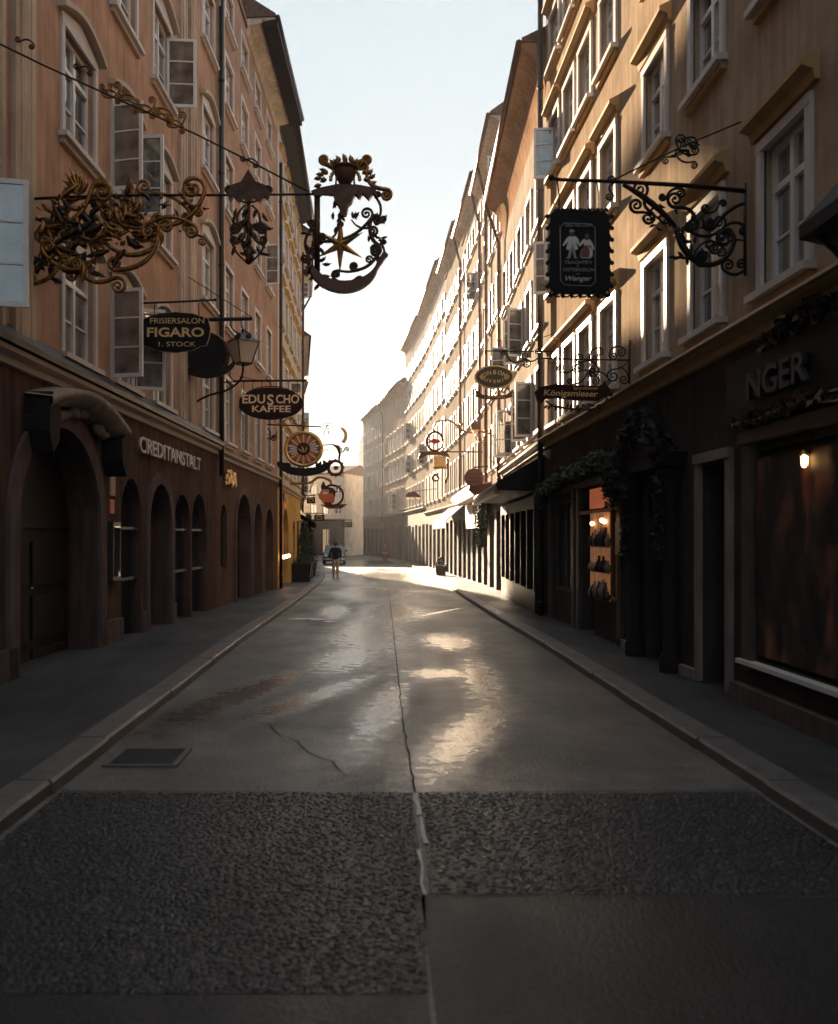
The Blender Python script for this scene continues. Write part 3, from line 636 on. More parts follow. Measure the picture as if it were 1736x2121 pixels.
auto('bend_house', 'farthest house of the left row at the bend of the lane', (-7.4, 82), (-10, 99), 'L', 12.5, 'plaster_pale', 'plaster_brown', 6, S5[:3], 1.0, 'plain', 24, ov=.5)

# ---- right row
def uR(Y): return Y+12
GR = [(uR(6.2), uR(8.42), .52, 2.42, 0, .22), (uR(9.1), uR(9.8), -.5, 2.38, 0, .45), (uR(10.75), uR(11.8), -.5, 2.45, .45, .5), (uR(13.2), uR(14.5), .68, 2.42, 0, .18), (uR(14.6), uR(15.5), -.5, 2.42, 0, .3),
      (uR(16.1), uR(18.05), .62, 2.32, 0, .18)]
colsR = [uR(y) for y in (-7, -4, -1.5, 1, 3.5, 5.8, 7.83, 9.67, 11.43, 13.75, 15.25, 16.5, 17.85)]
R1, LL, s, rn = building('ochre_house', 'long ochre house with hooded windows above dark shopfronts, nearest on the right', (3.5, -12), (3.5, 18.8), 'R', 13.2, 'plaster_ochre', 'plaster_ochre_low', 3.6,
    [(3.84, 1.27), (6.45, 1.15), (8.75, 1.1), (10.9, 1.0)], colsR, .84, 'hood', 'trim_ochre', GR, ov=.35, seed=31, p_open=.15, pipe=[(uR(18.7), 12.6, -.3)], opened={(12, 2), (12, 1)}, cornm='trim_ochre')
mb = MB(); mb.prism([(.155, 3.60), (.22, 3.575), (.225, 3.60), (.16, 3.635)], 'x', 0, 30.8, 'zinc'); mb.build('flashing', R1)
o = shop_window(R1, GR[0][0], GR[0][1], .52, 2.42, s, fm='wood_grey', bars=0, dp=.14)
# goods behind the big pane: drapes of copper cloth on a dark stage
mb = MB()
for x0, x1, z0, z1 in ((uR(8.42), uR(8.62), .4, 2.5), (uR(6.0), uR(6.2), .4, 2.5)): mb.box(x0, x1, *sorted((0, s*.06)), z0, z1, 'wood_grey')
mb.box(uR(6.0), uR(8.62), *sorted((0, s*.1)), 2.5, 2.62, 'wood_grey'); mb.box(uR(6.0), uR(8.66), *sorted((-s*.1, s*.10)), .46, .50, 'paint_white'); mb.box(uR(5.9), uR(8.8), *sorted((0, s*.10)), -.4, .26, 'stone_dark')
mb.build('shop_surround', R1)
door_leaf(R1, GR[1][0], GR[1][1], -.5, 2.38, 0, s, dp=.4); door_leaf(R1, *GR[2][:5], s, dp=.45)
shop_window(R1, GR[3][0], GR[3][1], .68, 2.42, s, fm='wood_warm', dp=.12)
door_leaf(R1, GR[4][0], GR[4][1], -.5, 2.42, 0, s, 'wood_dark', dp=.22)
shop_window(R1, GR[5][0], GR[5][1], .62, 2.32, s, fm='wood_grey', dp=.12)
mb = MB()
for y in (9.0, 9.86): mb.box(uR(y)-.06, uR(y)+.06, *sorted((0, s*.05)), .1, 2.42, 'stone_grey')
mb.box(uR(8.94), uR(9.92), *sorted((0, s*.07)), 2.42, 2.52, 'stone_grey'); mb.build('door_surround', R1); mb = MB()
for y in (12.98, 15.62, 16.0, 18.15): mb.box(uR(y)-.09, uR(y)+.09, *sorted((0, s*.06)), -.3, 2.45, 'wood_grey')
mb.box(uR(12.9), uR(18.25), *sorted((0, s*.09)), 2.45, 2.56, 'wood_grey')
mb.box(uR(13.1), uR(15.55), *sorted((0, s*.05)), 2.0, 2.06, 'wood_warm'); mb.build('door_surround', R1)
# baroque portal: two engaged columns, a bulging hood and carved cartouche
mb = MB()
for y in (10.55, 12.0):
    mb.lathe((uR(y), s*.10, 0), [(.13, -.3), (.13, .25), (.085, .32), (.09, 1.2), (.075, 2.1), (.10, 2.2), (.14, 2.35), (.14, 2.45)], 'carved_dark', 12)
    mb.ball((uR(y), s*.2, 2.62), .16, 'carved_dark', 1, 1, 1.2)
a, b = uR(10.3), uR(12.25)
mb.prism([(a, 2.45), (b, 2.45), (b+.05, 2.6), (b-.3, 2.72), ((a+b)/2+.3, 2.95), ((a+b)/2, 3.25), ((a+b)/2-.3, 2.95), (a+.3, 2.72), (a-.05, 2.6)], 'y', *sorted((0, s*.24)), 'carved_dark')
rnd = random.Random(9)
leaves(mb, [(a, s*.24, 2.6), ((a+b)/2, s*.28, 3.1), (b, s*.24, 2.6)], 420, .16, m2=('carved_dark', 'carved_grey'), sz=.085, seed=11)
for q in (-1, 1):
    c_ = ((a+b)/2+q*.62, s*.28, 2.78); mb.tube([(c_[0]+.17*(1-k/30)*math.cos(q*k*.4), c_[1], c_[2]+.17*(1-k/30)*math.sin(k*.4)) for k in range(28)], .035, 'carved_dark', 6)
    leaves(mb, [(uR(10.55 if q < 0 else 12.0), s*.22, 1.4), (uR(10.55 if q < 0 else 12.0), s*.24, 2.4)], 160, .07, m2=('carved_dark', 'carved_grey'), sz=.06, seed=12)
mb.build('portal_surround', R1)
for y0_, y1_ in ((9.92, 10.4), (12.2, 13.1)):
    mb = MB(); mb.box(uR(y0_), uR(y1_), *sorted((0, s*.06)), -.4, .2, 'stone_grey'); mb.build('plinth', R1)
mb = MB(); mb.box(uR(12.62), uR(12.74), *sorted((0, s*.03)), 2.5, 2.78, 'paint_white'); mb.build('house_number', R1)
mb = MB(); mb.box(uR(12.75), uR(13.05), *sorted((s*.061, s*.085)), 1.38, 1.85, 'paper'); mb.build('notice', R1)

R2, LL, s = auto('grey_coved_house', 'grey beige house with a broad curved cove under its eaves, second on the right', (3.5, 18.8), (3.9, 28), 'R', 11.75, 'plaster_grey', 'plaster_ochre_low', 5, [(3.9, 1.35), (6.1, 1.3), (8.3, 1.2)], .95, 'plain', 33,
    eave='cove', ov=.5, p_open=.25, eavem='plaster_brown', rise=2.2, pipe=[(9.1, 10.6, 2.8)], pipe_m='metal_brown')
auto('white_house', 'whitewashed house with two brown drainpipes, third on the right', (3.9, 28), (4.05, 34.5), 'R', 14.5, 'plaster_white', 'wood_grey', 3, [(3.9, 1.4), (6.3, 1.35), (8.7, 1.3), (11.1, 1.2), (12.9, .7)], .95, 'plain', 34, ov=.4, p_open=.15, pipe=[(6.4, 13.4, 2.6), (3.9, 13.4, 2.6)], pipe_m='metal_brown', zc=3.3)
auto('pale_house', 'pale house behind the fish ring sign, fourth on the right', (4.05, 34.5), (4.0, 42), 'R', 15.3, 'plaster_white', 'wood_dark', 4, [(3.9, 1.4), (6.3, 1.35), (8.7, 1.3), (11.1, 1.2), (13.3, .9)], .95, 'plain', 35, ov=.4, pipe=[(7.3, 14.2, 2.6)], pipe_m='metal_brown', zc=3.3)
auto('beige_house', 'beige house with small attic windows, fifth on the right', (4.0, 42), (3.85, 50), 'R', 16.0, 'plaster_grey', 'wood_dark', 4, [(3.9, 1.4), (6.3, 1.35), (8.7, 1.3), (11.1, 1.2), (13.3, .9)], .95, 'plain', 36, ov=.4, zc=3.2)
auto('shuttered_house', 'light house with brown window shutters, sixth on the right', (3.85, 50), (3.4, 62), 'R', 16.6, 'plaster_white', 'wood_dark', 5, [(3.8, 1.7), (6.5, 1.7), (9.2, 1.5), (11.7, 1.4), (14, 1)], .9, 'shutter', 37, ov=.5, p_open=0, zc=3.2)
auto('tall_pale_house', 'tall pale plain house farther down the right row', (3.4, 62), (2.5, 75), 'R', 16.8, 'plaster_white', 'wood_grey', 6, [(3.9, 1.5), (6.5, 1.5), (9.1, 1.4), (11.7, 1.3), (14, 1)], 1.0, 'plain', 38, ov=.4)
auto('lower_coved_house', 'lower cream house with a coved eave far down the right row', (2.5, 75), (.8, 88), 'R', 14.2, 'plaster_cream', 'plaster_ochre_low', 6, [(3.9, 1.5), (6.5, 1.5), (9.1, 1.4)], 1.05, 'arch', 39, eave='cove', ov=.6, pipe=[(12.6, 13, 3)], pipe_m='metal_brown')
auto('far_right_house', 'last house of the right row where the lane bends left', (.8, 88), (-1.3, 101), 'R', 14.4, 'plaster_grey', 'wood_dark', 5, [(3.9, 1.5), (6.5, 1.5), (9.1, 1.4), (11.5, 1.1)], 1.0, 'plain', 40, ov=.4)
# ---- closing the street
auto('gabled_cream_house', 'cream house closing the lane at its far end, facing the street', (-12, 106), (-3.4, 102), 'L', 8.6, 'plaster_pale', 'wood_dark', 6, [(4.1, 1.1), (6.4, 1.0)], .8, 'plain', 41, ov=.3, rise=1.2)
auto('brick_red_house', 'reddish brown house at the far right of the bend behind the lane end', (-3.4, 108), (2, 108), 'L', 7.9, 'plaster_brown', 'wood_dark', 4, [(3.9, 1.1), (5.9, 1.0)], .8, 'plain', 42, ov=.3, rise=1)
t = thing('church_tower', 'slim pale church tower with a small belfry far beyond the lane end', 'tower', (-4.6, 330, -.75))
mb = MB(); mb.box(-1.3, 1.3, -1.3, 1.3, 0, 32, 'plaster_white'); mb.box(-1.6, 1.6, -1.6, 1.6, 32, 32.7, 'plaster_cream'); mb.build('tower_shaft', t)
mb = MB(); mb.prism([(-1.0+.5*0, 32.7), (1.0, 32.7), (1.0, 36), (-1.0, 36)], 'y', -1, 1, 'plaster_white'); mb.lathe((0, 0, 36), [(1.2, 0), (1.1, .6), (.5, 1.2), (.35, 2), (.05, 3)], 'sheet_metal', 12); mb.build('belfry', t)

# ------------------------------------------------------------ canopies, fascias, garlands on the right
R2m = R2.matrix_basis
t = thing('shop_canopy', 'dark shop canopy with a red lower edge projecting beside the drainpipe on the right', 'canopy', (3.5, 19.0, 2.55), math.atan2(9.2, .4))
mb = MB(); mb.prism([(0, .78), (0, .02), (.95, .05), (1.0, .16), (.95, .24)], 'x', 0, 7.2, 'sign_black'); mb.build('roof', t)
mb = MB(); mb.prism([(.90, -.03), (1.03, -.02), (1.03, .05), (.9, .045)], 'x', -.02, 7.22, 'paint_rust'); mb.build('edging', t)
t = thing('shopfront', 'black wooden shopfront under the dark canopy on the right', 'shopfront', (3.42, 19.05, gz(22)+.08), math.atan2(9.2, .4))
mb = MB(); mb.box(0, 7.4, -.0, .10, 0, .5, 'wood_dark'); mb.box(0, 7.4, 0, .12, 2.25, 2.5, 'wood_dark')
for k in range(7): mb.box(k*1.2, k*1.2+.16, 0, .12, .5, 2.25, 'wood_dark')
mb.build('frame', t)
mb = MB(); mb.box(.1, 7.3, .03, .05, .5, 2.25, 'glass_shop'); mb.build('pane', t)
t = thing('bracket_canopy', 'long brown hipped canopy with a sunlit pale top edge over the white fascia', 'canopy', (3.78, 29.8, 2.95), math.atan2(6.5, .15))
mb = MB(); mb.prism([(0, 0), (.55, .02), (.75, .2), (.7, .34), (0, .42)], 'x', 0, 9.5, 'metal_brown'); mb.build('roof', t)
mb = MB(); mb.prism([(0, .425), (.705, .345), (.70, .38), (0, .47)], 'x', .05, 9.45, 'trim_cream'); mb.build('edging', t)  # cream strip puts the sunlight on the canopy top into its colour
t = thing('fascia_board', 'large white shop fascia with a small brown emblem under the brown canopy', 'sign', (3.84, 31.6, 1.95), math.atan2(6.5, .12))
mb = MB(); mb.box(0, 7.6, .0, .12, 0, .95, 'cloth_white'); mb.build('board', t)
mb = MB(); mb.box(2.7, 3.9, .12, .16, .18, .5, 'paint_rust'); mb.prism([(3.5, .5), (3.9, .5), (3.75, .85), (3.55, .8)], 'y', .12, .15, 'paint_rust'); mb.build('emblem', t)
t = thing('shop_awning', 'white scalloped shop awning farther along the right pavement', 'awning', (3.95, 41.0, 1.9), math.atan2(8, -.15))
mb = MB(); N = 12
mb.prism([(0, 1.15), (.8, .45), (.8, .3), (.76, .3), (.76, .43), (0, 1.1)], 'x', 0, 7.0, 'cloth_white'); mb.build('cloth', t)
for k in range(14): mb2 = None
mb = MB()
for k in range(14): mb.prism([(k*.5+.02, .3), (k*.5+.48, .3), (k*.5+.42, .14), (k*.5+.25, .08), (k*.5+.08, .14)], 'y', .765, .79, 'cloth_white')
mb.build('valance', t)
gar = [(3.36, 18.4, 2.3), (3.34, 18.3, 2.56), (3.33, 17, 2.60), (3.33, 16, 2.72), (3.33, 15, 2.68), (3.33, 14, 2.78), (3.33, 13.2, 2.74), (3.35, 12.9, 2.55), (3.37, 12.9, 2.15)]
mb = MB(); leaves(mb, gar, 5200, .17, sz=.05, seed=5); mb.tube(gar, .045, 'leaf_dark', 6)
tag(mb.build('garland'), 'thick dark evergreen garland along the top of the lit shopfront on the right', 'garland')
mb = MB(); wr = [(3.5, 30.8+.2*math.sin(k*PI/10)*0, 0) for k in range(2)]
ring = [(3.52, 30.6+.42*math.cos(k*PI/12), 2.35+.95*math.sin(k*PI/12)) for k in range(25)]
leaves(mb, ring, 2500, .17, sz=.06, seed=8); mb.tube(ring, .06, 'leaf_dark', 6)
tag(mb.build('wreath'), 'tall dark evergreen wreath hanging beside the white fascia', 'wreath')

# interior glow seen through the small shop
t = thing('shop_display', 'warm lit shelves of goods behind the small shop window on the right', 'display', (3.5, 12.95, 0))
mb = MB(); mb.box(.02-.12+.0, .0-.11, .3, 1.5, .7, 2.0, 'glow_shop')
mb.box(-.115, -.105, .28, 1.52, 2.07, 2.38, 'copper_cloth'); mb.build('backdrop', t)
mb = MB(); rnd = random.Random(14)
for zz in (.72, 1.12, 1.5):
    mb.box(-.135, -.115, .28, 1.5, zz-.02, zz, 'wood_dark')
    for k in range(9): hh = rnd.uniform(.1, .3); yy = .33+k*.13; mb.lathe((-.13, yy, zz), [(.04, 0), (.05, hh*.5), (.02, hh*.8), (.02, hh)], rnd.choice(('wood_dark', 'goods_pale', 'frame_dark')), 8)
mb.build('shelf', t)
mb = MB()
for y, z in ((.45, 1.86), (.6, 1.88), (1.2, 1.84)): mb.ball((-.15, y, z), .035, 'glow_warm')
mb.build('lamp', t)

# ------------------------------------------------------------ wrought iron and hanging signs
class Iron(MB):
    """ironwork drawn in the upright plane that crosses the street at depth Y (photo measures turned into metres there)"""
    def __init__(s, Y, m='iron', org=None): super().__init__(); s.Y = Y; s.mm = m; s.k = Y/F; s.o = org or Vector((0, 0, 0)); s.rn = random.Random(int(Y*10))
    def p(s, x, y, d=0): v = P(x, y, s.Y); v.y += d; return v-s.o
    def tb(s, pts, r=2, m=None, d=0, n=6):
        r = [q*s.k for q in r] if isinstance(r, (list, tuple)) else r*s.k
        s.tube([s.p(x, y, d) for x, y in pts], r, m or s.mm, n)
    def curve(s, pts, n=6):
        # Catmull-Rom through the points
        P_ = [pts[0]]+list(pts)+[pts[-1]]; out = []
        for i in range(1, len(P_)-2):
            for k in range(n):
                t = k/n; a, b, c, d = P_[i-1], P_[i], P_[i+1], P_[i+2]
                out.append(tuple(.5*((2*b[j])+(-a[j]+c[j])*t+(2*a[j]-5*b[j]+4*c[j]-d[j])*t*t+(-a[j]+3*b[j]-3*c[j]+d[j])*t**3) for j in (0, 1)))
        out.append(pts[-1]); return out
    def curl(s, x, y, dx, dy, k, turns=1.5):
        # spiral that continues direction (dx,dy) and winds up; sign of k picks the side
        l = math.hypot(dx, dy); dx, dy = dx/l, dy/l; sg = 1 if k > 0 else -1; k = abs(k)
        cx, cy = x-dy*k*sg, y+dx*k*sg; a0 = math.atan2(y-cy, x-cx); N = int(14*turns)
        return [(cx+k*(1-.82*i/N)*math.cos(a0+sg*2*PI*turns*i/N), cy+k*(1-.82*i/N)*math.sin(a0+sg*2*PI*turns*i/N)) for i in range(N+1)]
    def scroll(s, x0, y0, x1, y1, bow=0, k0=0, k1=0, r=2, m=None, d=0):
        dx, dy = x1-x0, y1-y0; mx, my = (x0+x1)/2-dy*bow, (y0+y1)/2+dx*bow
        mid = [((1-t)**2*x0+2*t*(1-t)*mx+t*t*x1, (1-t)**2*y0+2*t*(1-t)*my+t*t*y1) for t in [i/10 for i in range(11)]]
        pts = mid
        if k0: pts = s.curl(x0, y0, x0-mx, y0-my, k0)[::-1][:-1]+pts
        if k1: pts = pts+s.curl(x1, y1, x1-mx, y1-my, k1)[1:]
        N = len(pts); rr = [r*(.55+.6*math.sin(PI*(i+1)/(N+1))) for i in range(N)]
        s.tb(pts, rr, m, d)
        for e, k in ((pts[0], k0), (pts[-1], k1)):
            if k: s.ball(s.p(*e, d), r*1.25*s.k, m or s.mm, n=6)
    def leaf(s, x, y, ang, ln, wd, m=None, d=0, bend=.3):
        vs = []; N = 6; a = rad(ang)
        for i in range(N+1):
            t = i/N; aa = a+bend*t*2; cx = x+ln*t*math.cos(a+bend*t); cy = y-ln*t*math.sin(a+bend*t); w_ = wd*math.sin(PI*min(1, t*.85+.12))*(1-.25*(i % 2))*.5
            nx, ny = math.sin(aa), math.cos(aa)
            vs += [s.p(cx+nx*w_, cy+ny*w_, d+.01), s.p(cx, cy, d-wd*.25*s.k), s.p(cx-nx*w_, cy-ny*w_, d+.01), s.p(cx, cy, d+wd*.1*s.k+.012)]
        fs = [(i*4+k, i*4+(k+1) % 4, i*4+4+(k+1) % 4, i*4+4+k) for i in range(N) for k in range(4)]+[(0, 1, 2, 3), (N*4+3, N*4+2, N*4+1, N*4)]
        s.add(vs, fs, m or s.mm, True)
    def plate(s, poly, th, m, d=0):
        n = len(poly); vs = [s.p(x, y, d) for x, y in poly]+[s.p(x, y, d+th) for x, y in poly]
        s.add(vs, [list(range(n)), list(range(2*n-1, n-1, -1))]+[(i, i+n, (i+1) % n+n, (i+1) % n) for i in range(n)], m)
    def ring(s, cx, cy, rx, ry, r, m=None, n=32, d=0, a0=0, a1=2*PI):
        s.tb([(cx+rx*math.cos(a0+(a1-a0)*i/n), cy+ry*math.sin(a0+(a1-a0)*i/n)) for i in range(n+1)], r, m, d)
def ell(cx, cy, rx, ry, n=36, p=1.0):
    o = []
    for i in range(n):
        a = 2*PI*i/n; c, q = math.cos(a), math.sin(a); o.append((cx+rx*abs(c)**p*(1 if c > 0 else -1), cy+ry*abs(q)**p*(1 if q > 0 else -1)))
    return o
def sgn_thing(name, label, cat, x, y, Y, group=None):
    return thing(name, label, cat, P(x, y, Y), 0, group)
def I(Y, t, m='iron'): return Iron(Y, m, Vector(t.location))
def stext(t, Y, s_, x, y, hpx, m, d=-.02, wpx=None, offset=0, space=1.0, name='lettering', tilt=0, shear=0, ext=.004):
    k = Y/F; me = text(s_, hpx*1.38*k, ext, m, offset*k, name, space, shear)
    v = P(x, y, Y)-Vector(t.location); v.y += d
    o = put(name, me, t, v, (rad(90), rad(tilt), 0))
    if wpx:
        xs = [q.co.x for q in me.vertices]; o.scale = (wpx*k/(max(xs)-min(xs)), 1, 1)
    return o
def arc_text(t, Y, s_, cx, cy, rx, ry, a0, a1, hpx, m, d, upper=True, offset=0, name='lettering'):
    n = len(s_); vs = MB()
    for i, ch in enumerate(s_):
        if ch == ' ': continue
        a = rad(a0+(a1-a0)*i/(n-1)); x, y = cx+rx*math.cos(a), cy-ry*math.sin(a)
        me = text(ch, hpx*1.38*Y/F, .004, m, offset*Y/F)
        tl = math.atan2(-(rx*math.cos(a)) * ry/rx, ry*math.sin(a)*1.0) if upper else math.atan2((rx*math.cos(a))*ry/rx, -ry*math.sin(a))
        tl = -tl*.5
        v = P(x, y, Y)-Vector(t.location); v.y += d
        R = Matrix.Rotation(-tl if False else tl, 4, 'Y') @ Matrix.Rotation(rad(90), 4, 'X')
        vs.add([v+(R @ q.co) for q in me.vertices], [tuple(p_.vertices) for p_ in me.polygons], m)
    return vs.build(name, t)

# 1. great gilded bracket with the star sign
Y1 = 10.5
t = sgn_thing('gilded_bracket', 'large gilded scrollwork bracket reaching from the orange wall, black and gold rococo foliage', 'sign bracket', 62, 470, Y1)
b = I(Y1, t, 'iron')
b.tb([(58, 412), (200, 406), (330, 404), (470, 404), (655, 402)], [3.2, 2.8, 2.8, 2.4, 2.4]); b.tb([(60, 340), (60, 600)], 5); b.build('arm', t)
b = I(Y1, t, 'iron_gilt')
for a in ((75, 560, 190, 480, -.35, 22, -20, 4.5), (95, 470, 190, 395, .4, -20, 24, 4.5), (190, 395, 285, 470, .35, 22, -16, 4.2), (215, 500, 330, 500, .45, -18, -17, 4.5), (240, 560, 330, 470, .5, 14, 15, 4.5),
          (300, 400, 395, 440, -.3, 16, 12, 3.6), (330, 470, 425, 400, .35, 14, -26, 4.6), (300, 470, 405, 470, -.35, -13, 14, 3.6), (380, 395, 412, 430, .4, 13, 10, 3.4), (160, 560, 235, 575, .4, -14, 18, 4),
          (90, 520, 160, 560, .3, 14, -12, 4), (120, 440, 230, 430, -.5, -15, 15, 4), (255, 430, 345, 470, .3, 12, -12, 3.4), (70, 590, 130, 540, .3, 13, 10, 4), (395, 470, 420, 490, .3, -9, 10, 2.6), (130, 500, 230, 470, .3, 12, 12, 3.6)):
    b.scroll(*a, d=b.rn.uniform(-.05, .05))
b.build('scrollwork', t)
b = I(Y1, t, 'iron_gilt'); rn_ = random.Random(3)
for i, a in enumerate((60, 75, 90, 105, 122, 45, 140)): b.leaf(160+i*1.2, 405, a, 58-abs(90-a)*.45, 13, d=-.04)
for _ in range(74):
    x = 75+330*rn_.random()**1.1; top, bot = 400-10*math.sin((x-60)/60), 600-(x-60)*.38
    y = rn_.uniform(top, max(top+20, bot-20)); b.leaf(x, y, rn_.uniform(0, 360), rn_.uniform(14, 34), rn_.uniform(6, 13), m=rn_.choice(('iron_gilt', 'iron_gilt', 'iron_old', 'iron')), d=rn_.uniform(-.07, .06), bend=rn_.uniform(-.6, .6))
for _ in range(34):
    x = 80+200*rn_.random(); b.leaf(x, rn_.uniform(410, 540), rn_.uniform(0, 360), rn_.uniform(34, 56), rn_.uniform(13, 22), m=rn_.choice(('iron_gilt', 'iron_old')), d=rn_.uniform(-.07, .06), bend=rn_.uniform(-.7, .7))
for _ in range(26):
    x = 90+300*rn_.random(); b.ball(b.p(x, rn_.uniform(410, 570-(x-90)*.3), rn_.uniform(-.06, .03)), rn_.uniform(2.5, 5.5)*b.k, 'iron_gilt', n=6)
for _ in range(46):
    x = 70+150*rn_.random(); b.leaf(x, rn_.uniform(420, 590), rn_.uniform(0, 360), rn_.uniform(20, 40), rn_.uniform(9, 16), m=rn_.choice(('iron', 'iron_old', 'iron_gilt')), d=rn_.uniform(-.05, .06), bend=rn_.uniform(-.7, .7))
b.build('foliage', t)
b = I(Y1, t, 'iron')
st = [P(-60, 62, 9.0), P(90, 135, 9.6), P(210, 190, 9.9), P(400, 275, 10.3), P(520, 335, 10.4), P(640, 398, 10.5)]
b.tube([q-b.o for q in st], .011, 'iron', 6)
for (x, y, sg) in ((250, 215, 1), (285, 235, -1), (320, 245, 1), (355, 262, -1), (380, 275, 1)):
    b.scroll(x-16, y+12*sg, x+16, y-10*sg, .5*sg, 8*sg, -8*sg, 2.0, 'iron_gilt', d=-.3)
    b.scroll(x-20, y-2, x+14, y+18, -.4, 7, 6, 1.8, 'iron_gilt', d=-.3)
for x, y in ((90, 135), (205, 188), (520, 333)): b.scroll(x-14, y, x+14, y+6, -.5, 6, 6, 1.6, 'iron_old', d=-.5 if x < 300 else 0)
b.build('stay', t)

t = sgn_thing('pendant_ornament', 'dark iron pendant of leaves and scrolls hanging from the long arm between the two drainpipes', 'ornament', 515, 404, Y1)
b = I(Y1, t, 'iron_old')
b.plate([(472, 400), (480, 385), (500, 378), (515, 352), (530, 378), (550, 385), (560, 400), (557, 418), (548, 408), (538, 420), (527, 410), (516, 422), (505, 410), (494, 420), (484, 408), (476, 418)], .07, 'iron_old', -.035); b.build('crown', t)
b = I(Y1, t, 'iron_old')
for q in (-1, 1):
    b.scroll(515, 420, 515+q*32, 392, .4*q, 0, 9*q, 2.6); b.scroll(515+q*6, 425, 515+q*20, 470, -.4*q, 0, -10*q, 3); b.scroll(515+q*34, 470, 515, 545, .35*-q, -10*q, 0, 3)
    b.scroll(515+q*8, 470, 515+q*26, 505, .4*q, 8, -9*q, 2.6)
    for k in range(8): b.leaf(515+q*b.rn.uniform(2, 30), 430+k*13, 200+140*b.rn.random(), 22, 9, d=b.rn.uniform(-.04, .04))
for k in range(9): b.leaf(515, 430+k*11, 250+b.rn.uniform(-40, 60), 26, 12, d=b.rn.uniform(-.03, .03))
b.lathe(b.p(515, 548), [(.012, 0), (.05, .03), (.03, .08), (.07, .13), (.02, .2)], 'iron_old', 10); b.tb([(515, 400), (515, 545)], 4)
b.build('scrollwork', t)

t = sgn_thing('star_sign', 'ornate iron guild sign with a six pointed star, crown above and crescent below', 'guild sign', 715, 402, Y1)
b = I(Y1, t, 'iron_old')
b.plate([(645, 398), (660, 392), (700, 384), (740, 385), (778, 392), (782, 412), (774, 402), (764, 414), (752, 402), (745, 412), (736, 404), (729, 420), (722, 428), (718, 446), (708, 450), (702, 430), (694, 416), (690, 404), (668, 402), (655, 410)], .10, 'iron_old', -.05)
b.tb([(657, 400), (657, 565)], 6.5); b.build('frame', t)
b = I(Y1, t, 'iron_gilt')
b.lathe(b.p(715, 384), [(.06, 0), (.09, .06), (.13, .15), (.12, .18), (.15, .19), (.15, .21), (.02, .215)], 'metal_brown', 14)
for k in range(9): a = rad(180*k/8); b.ball(b.p(715-44*math.cos(a), 372-40*math.sin(a)), 6*b.k, 'iron_gilt', n=6); b.leaf(715-38*math.cos(a), 372-34*math.sin(a), 180-180*k/8, 15, 11)
for q in (-1, 1): b.scroll(715+q*20, 384, 715+q*46, 340, .5*-q, 0, -10*q, 3.2)
b.scroll(760, 345, 800, 392, .55, -12, 12, 4)
for k in range(15): a = rad(180*k/14); b.leaf(715-50*math.cos(a), 380-44*math.sin(a), 180-180*k/14, 16, 12, d=b.rn.uniform(-.05, .05)); b.ball(b.p(715-30*math.cos(a), 372-26*math.sin(a)), 4.5*b.k, 'gold', n=6)
b.build('crown', t)
b = I(Y1, t, 'iron_old')
b.scroll(668, 500, 770, 450, .28, 9, -13, 3); b.scroll(770, 452, 785, 510, .35, 11, 12, 3.6); b.scroll(735, 500+60, 785, 520, .3, 9, -10, 3)
b.scroll(778, 408, 786, 450, -.3, 7, -8, 2.6); b.scroll(790, 505, 792, 540, -.3, 6, 7, 2.4); b.scroll(700, 560, 770, 545, .25, -8, -9, 2.4); b.scroll(690, 575, 740, 575, .45, 9, 9, 2.6); b.scroll(650, 470, 640, 530, .4, -9, 10, 3); b.scroll(640, 520, 665, 590, .3, 9, -8, 3.4)
b.scroll(700, 465, 672, 500, -.4, 6, 8, 2.4); b.scroll(728, 455, 770, 470, .4, 0, 10, 2.6)
for _ in range(30): b.leaf(b.rn.uniform(635, 668), b.rn.uniform(465, 595), b.rn.uniform(0, 360), 18, 9, d=b.rn.uniform(-.05, .05))
for _ in range(20): b.leaf(b.rn.uniform(760, 795), b.rn.uniform(450, 545), b.rn.uniform(-80, 80), 14, 7, d=b.rn.uniform(-.03, .03))
for _ in range(12): b.leaf(b.rn.uniform(690, 745), b.rn.uniform(415, 470), b.rn.uniform(200, 340), 16, 8, d=b.rn.uniform(-.03, .03))
b.build('scrollwork', t)
b = I(Y1, t, 'metal_brown'); o_ = []; i_ = []
for k in range(17):
    a = rad(205-230*k/16*.8+0); 
    o_.append((712-72*math.cos(rad(12+156*k/16)), 545+62*math.sin(rad(12+156*k/16)))); i_.append((714-68*math.cos(rad(12+156*k/16)), 535+48*math.sin(rad(12+156*k/16))))
b.plate([(626, 562)]+o_+[(803, 528), (795, 520)]+i_[::-1]+[(634, 572)], .09, 'metal_brown', -.045); b.build('crescent', t)
b = I(Y1, t, 'gold'); cx, cy = 705, 507; vs = [b.p(cx, cy, -.05), b.p(cx, cy, .05)]
for k in range(12):
    a = PI/6*k+rad(2); rr = (56 if k % 6 == 0 else 42 if k % 6 != 3 else 56) if k % 2 == 0 else 11
    rr = {0: 48, 2: 56, 4: 56, 6: 48, 8: 56, 10: 56}.get(k, 14); a = -PI/2+PI/6*k+ rad(1)
    if k in (0, 6): rr = 62
    vs.append(b.p(cx+rr*math.cos(a), cy+rr*math.sin(a)))
fs = []
for k in range(12): fs += [(0, 2+k, 2+(k+1) % 12), (1, 2+(k+1) % 12, 2+k)]
b.add(vs, fs, 'gold'); b.build('star', t)

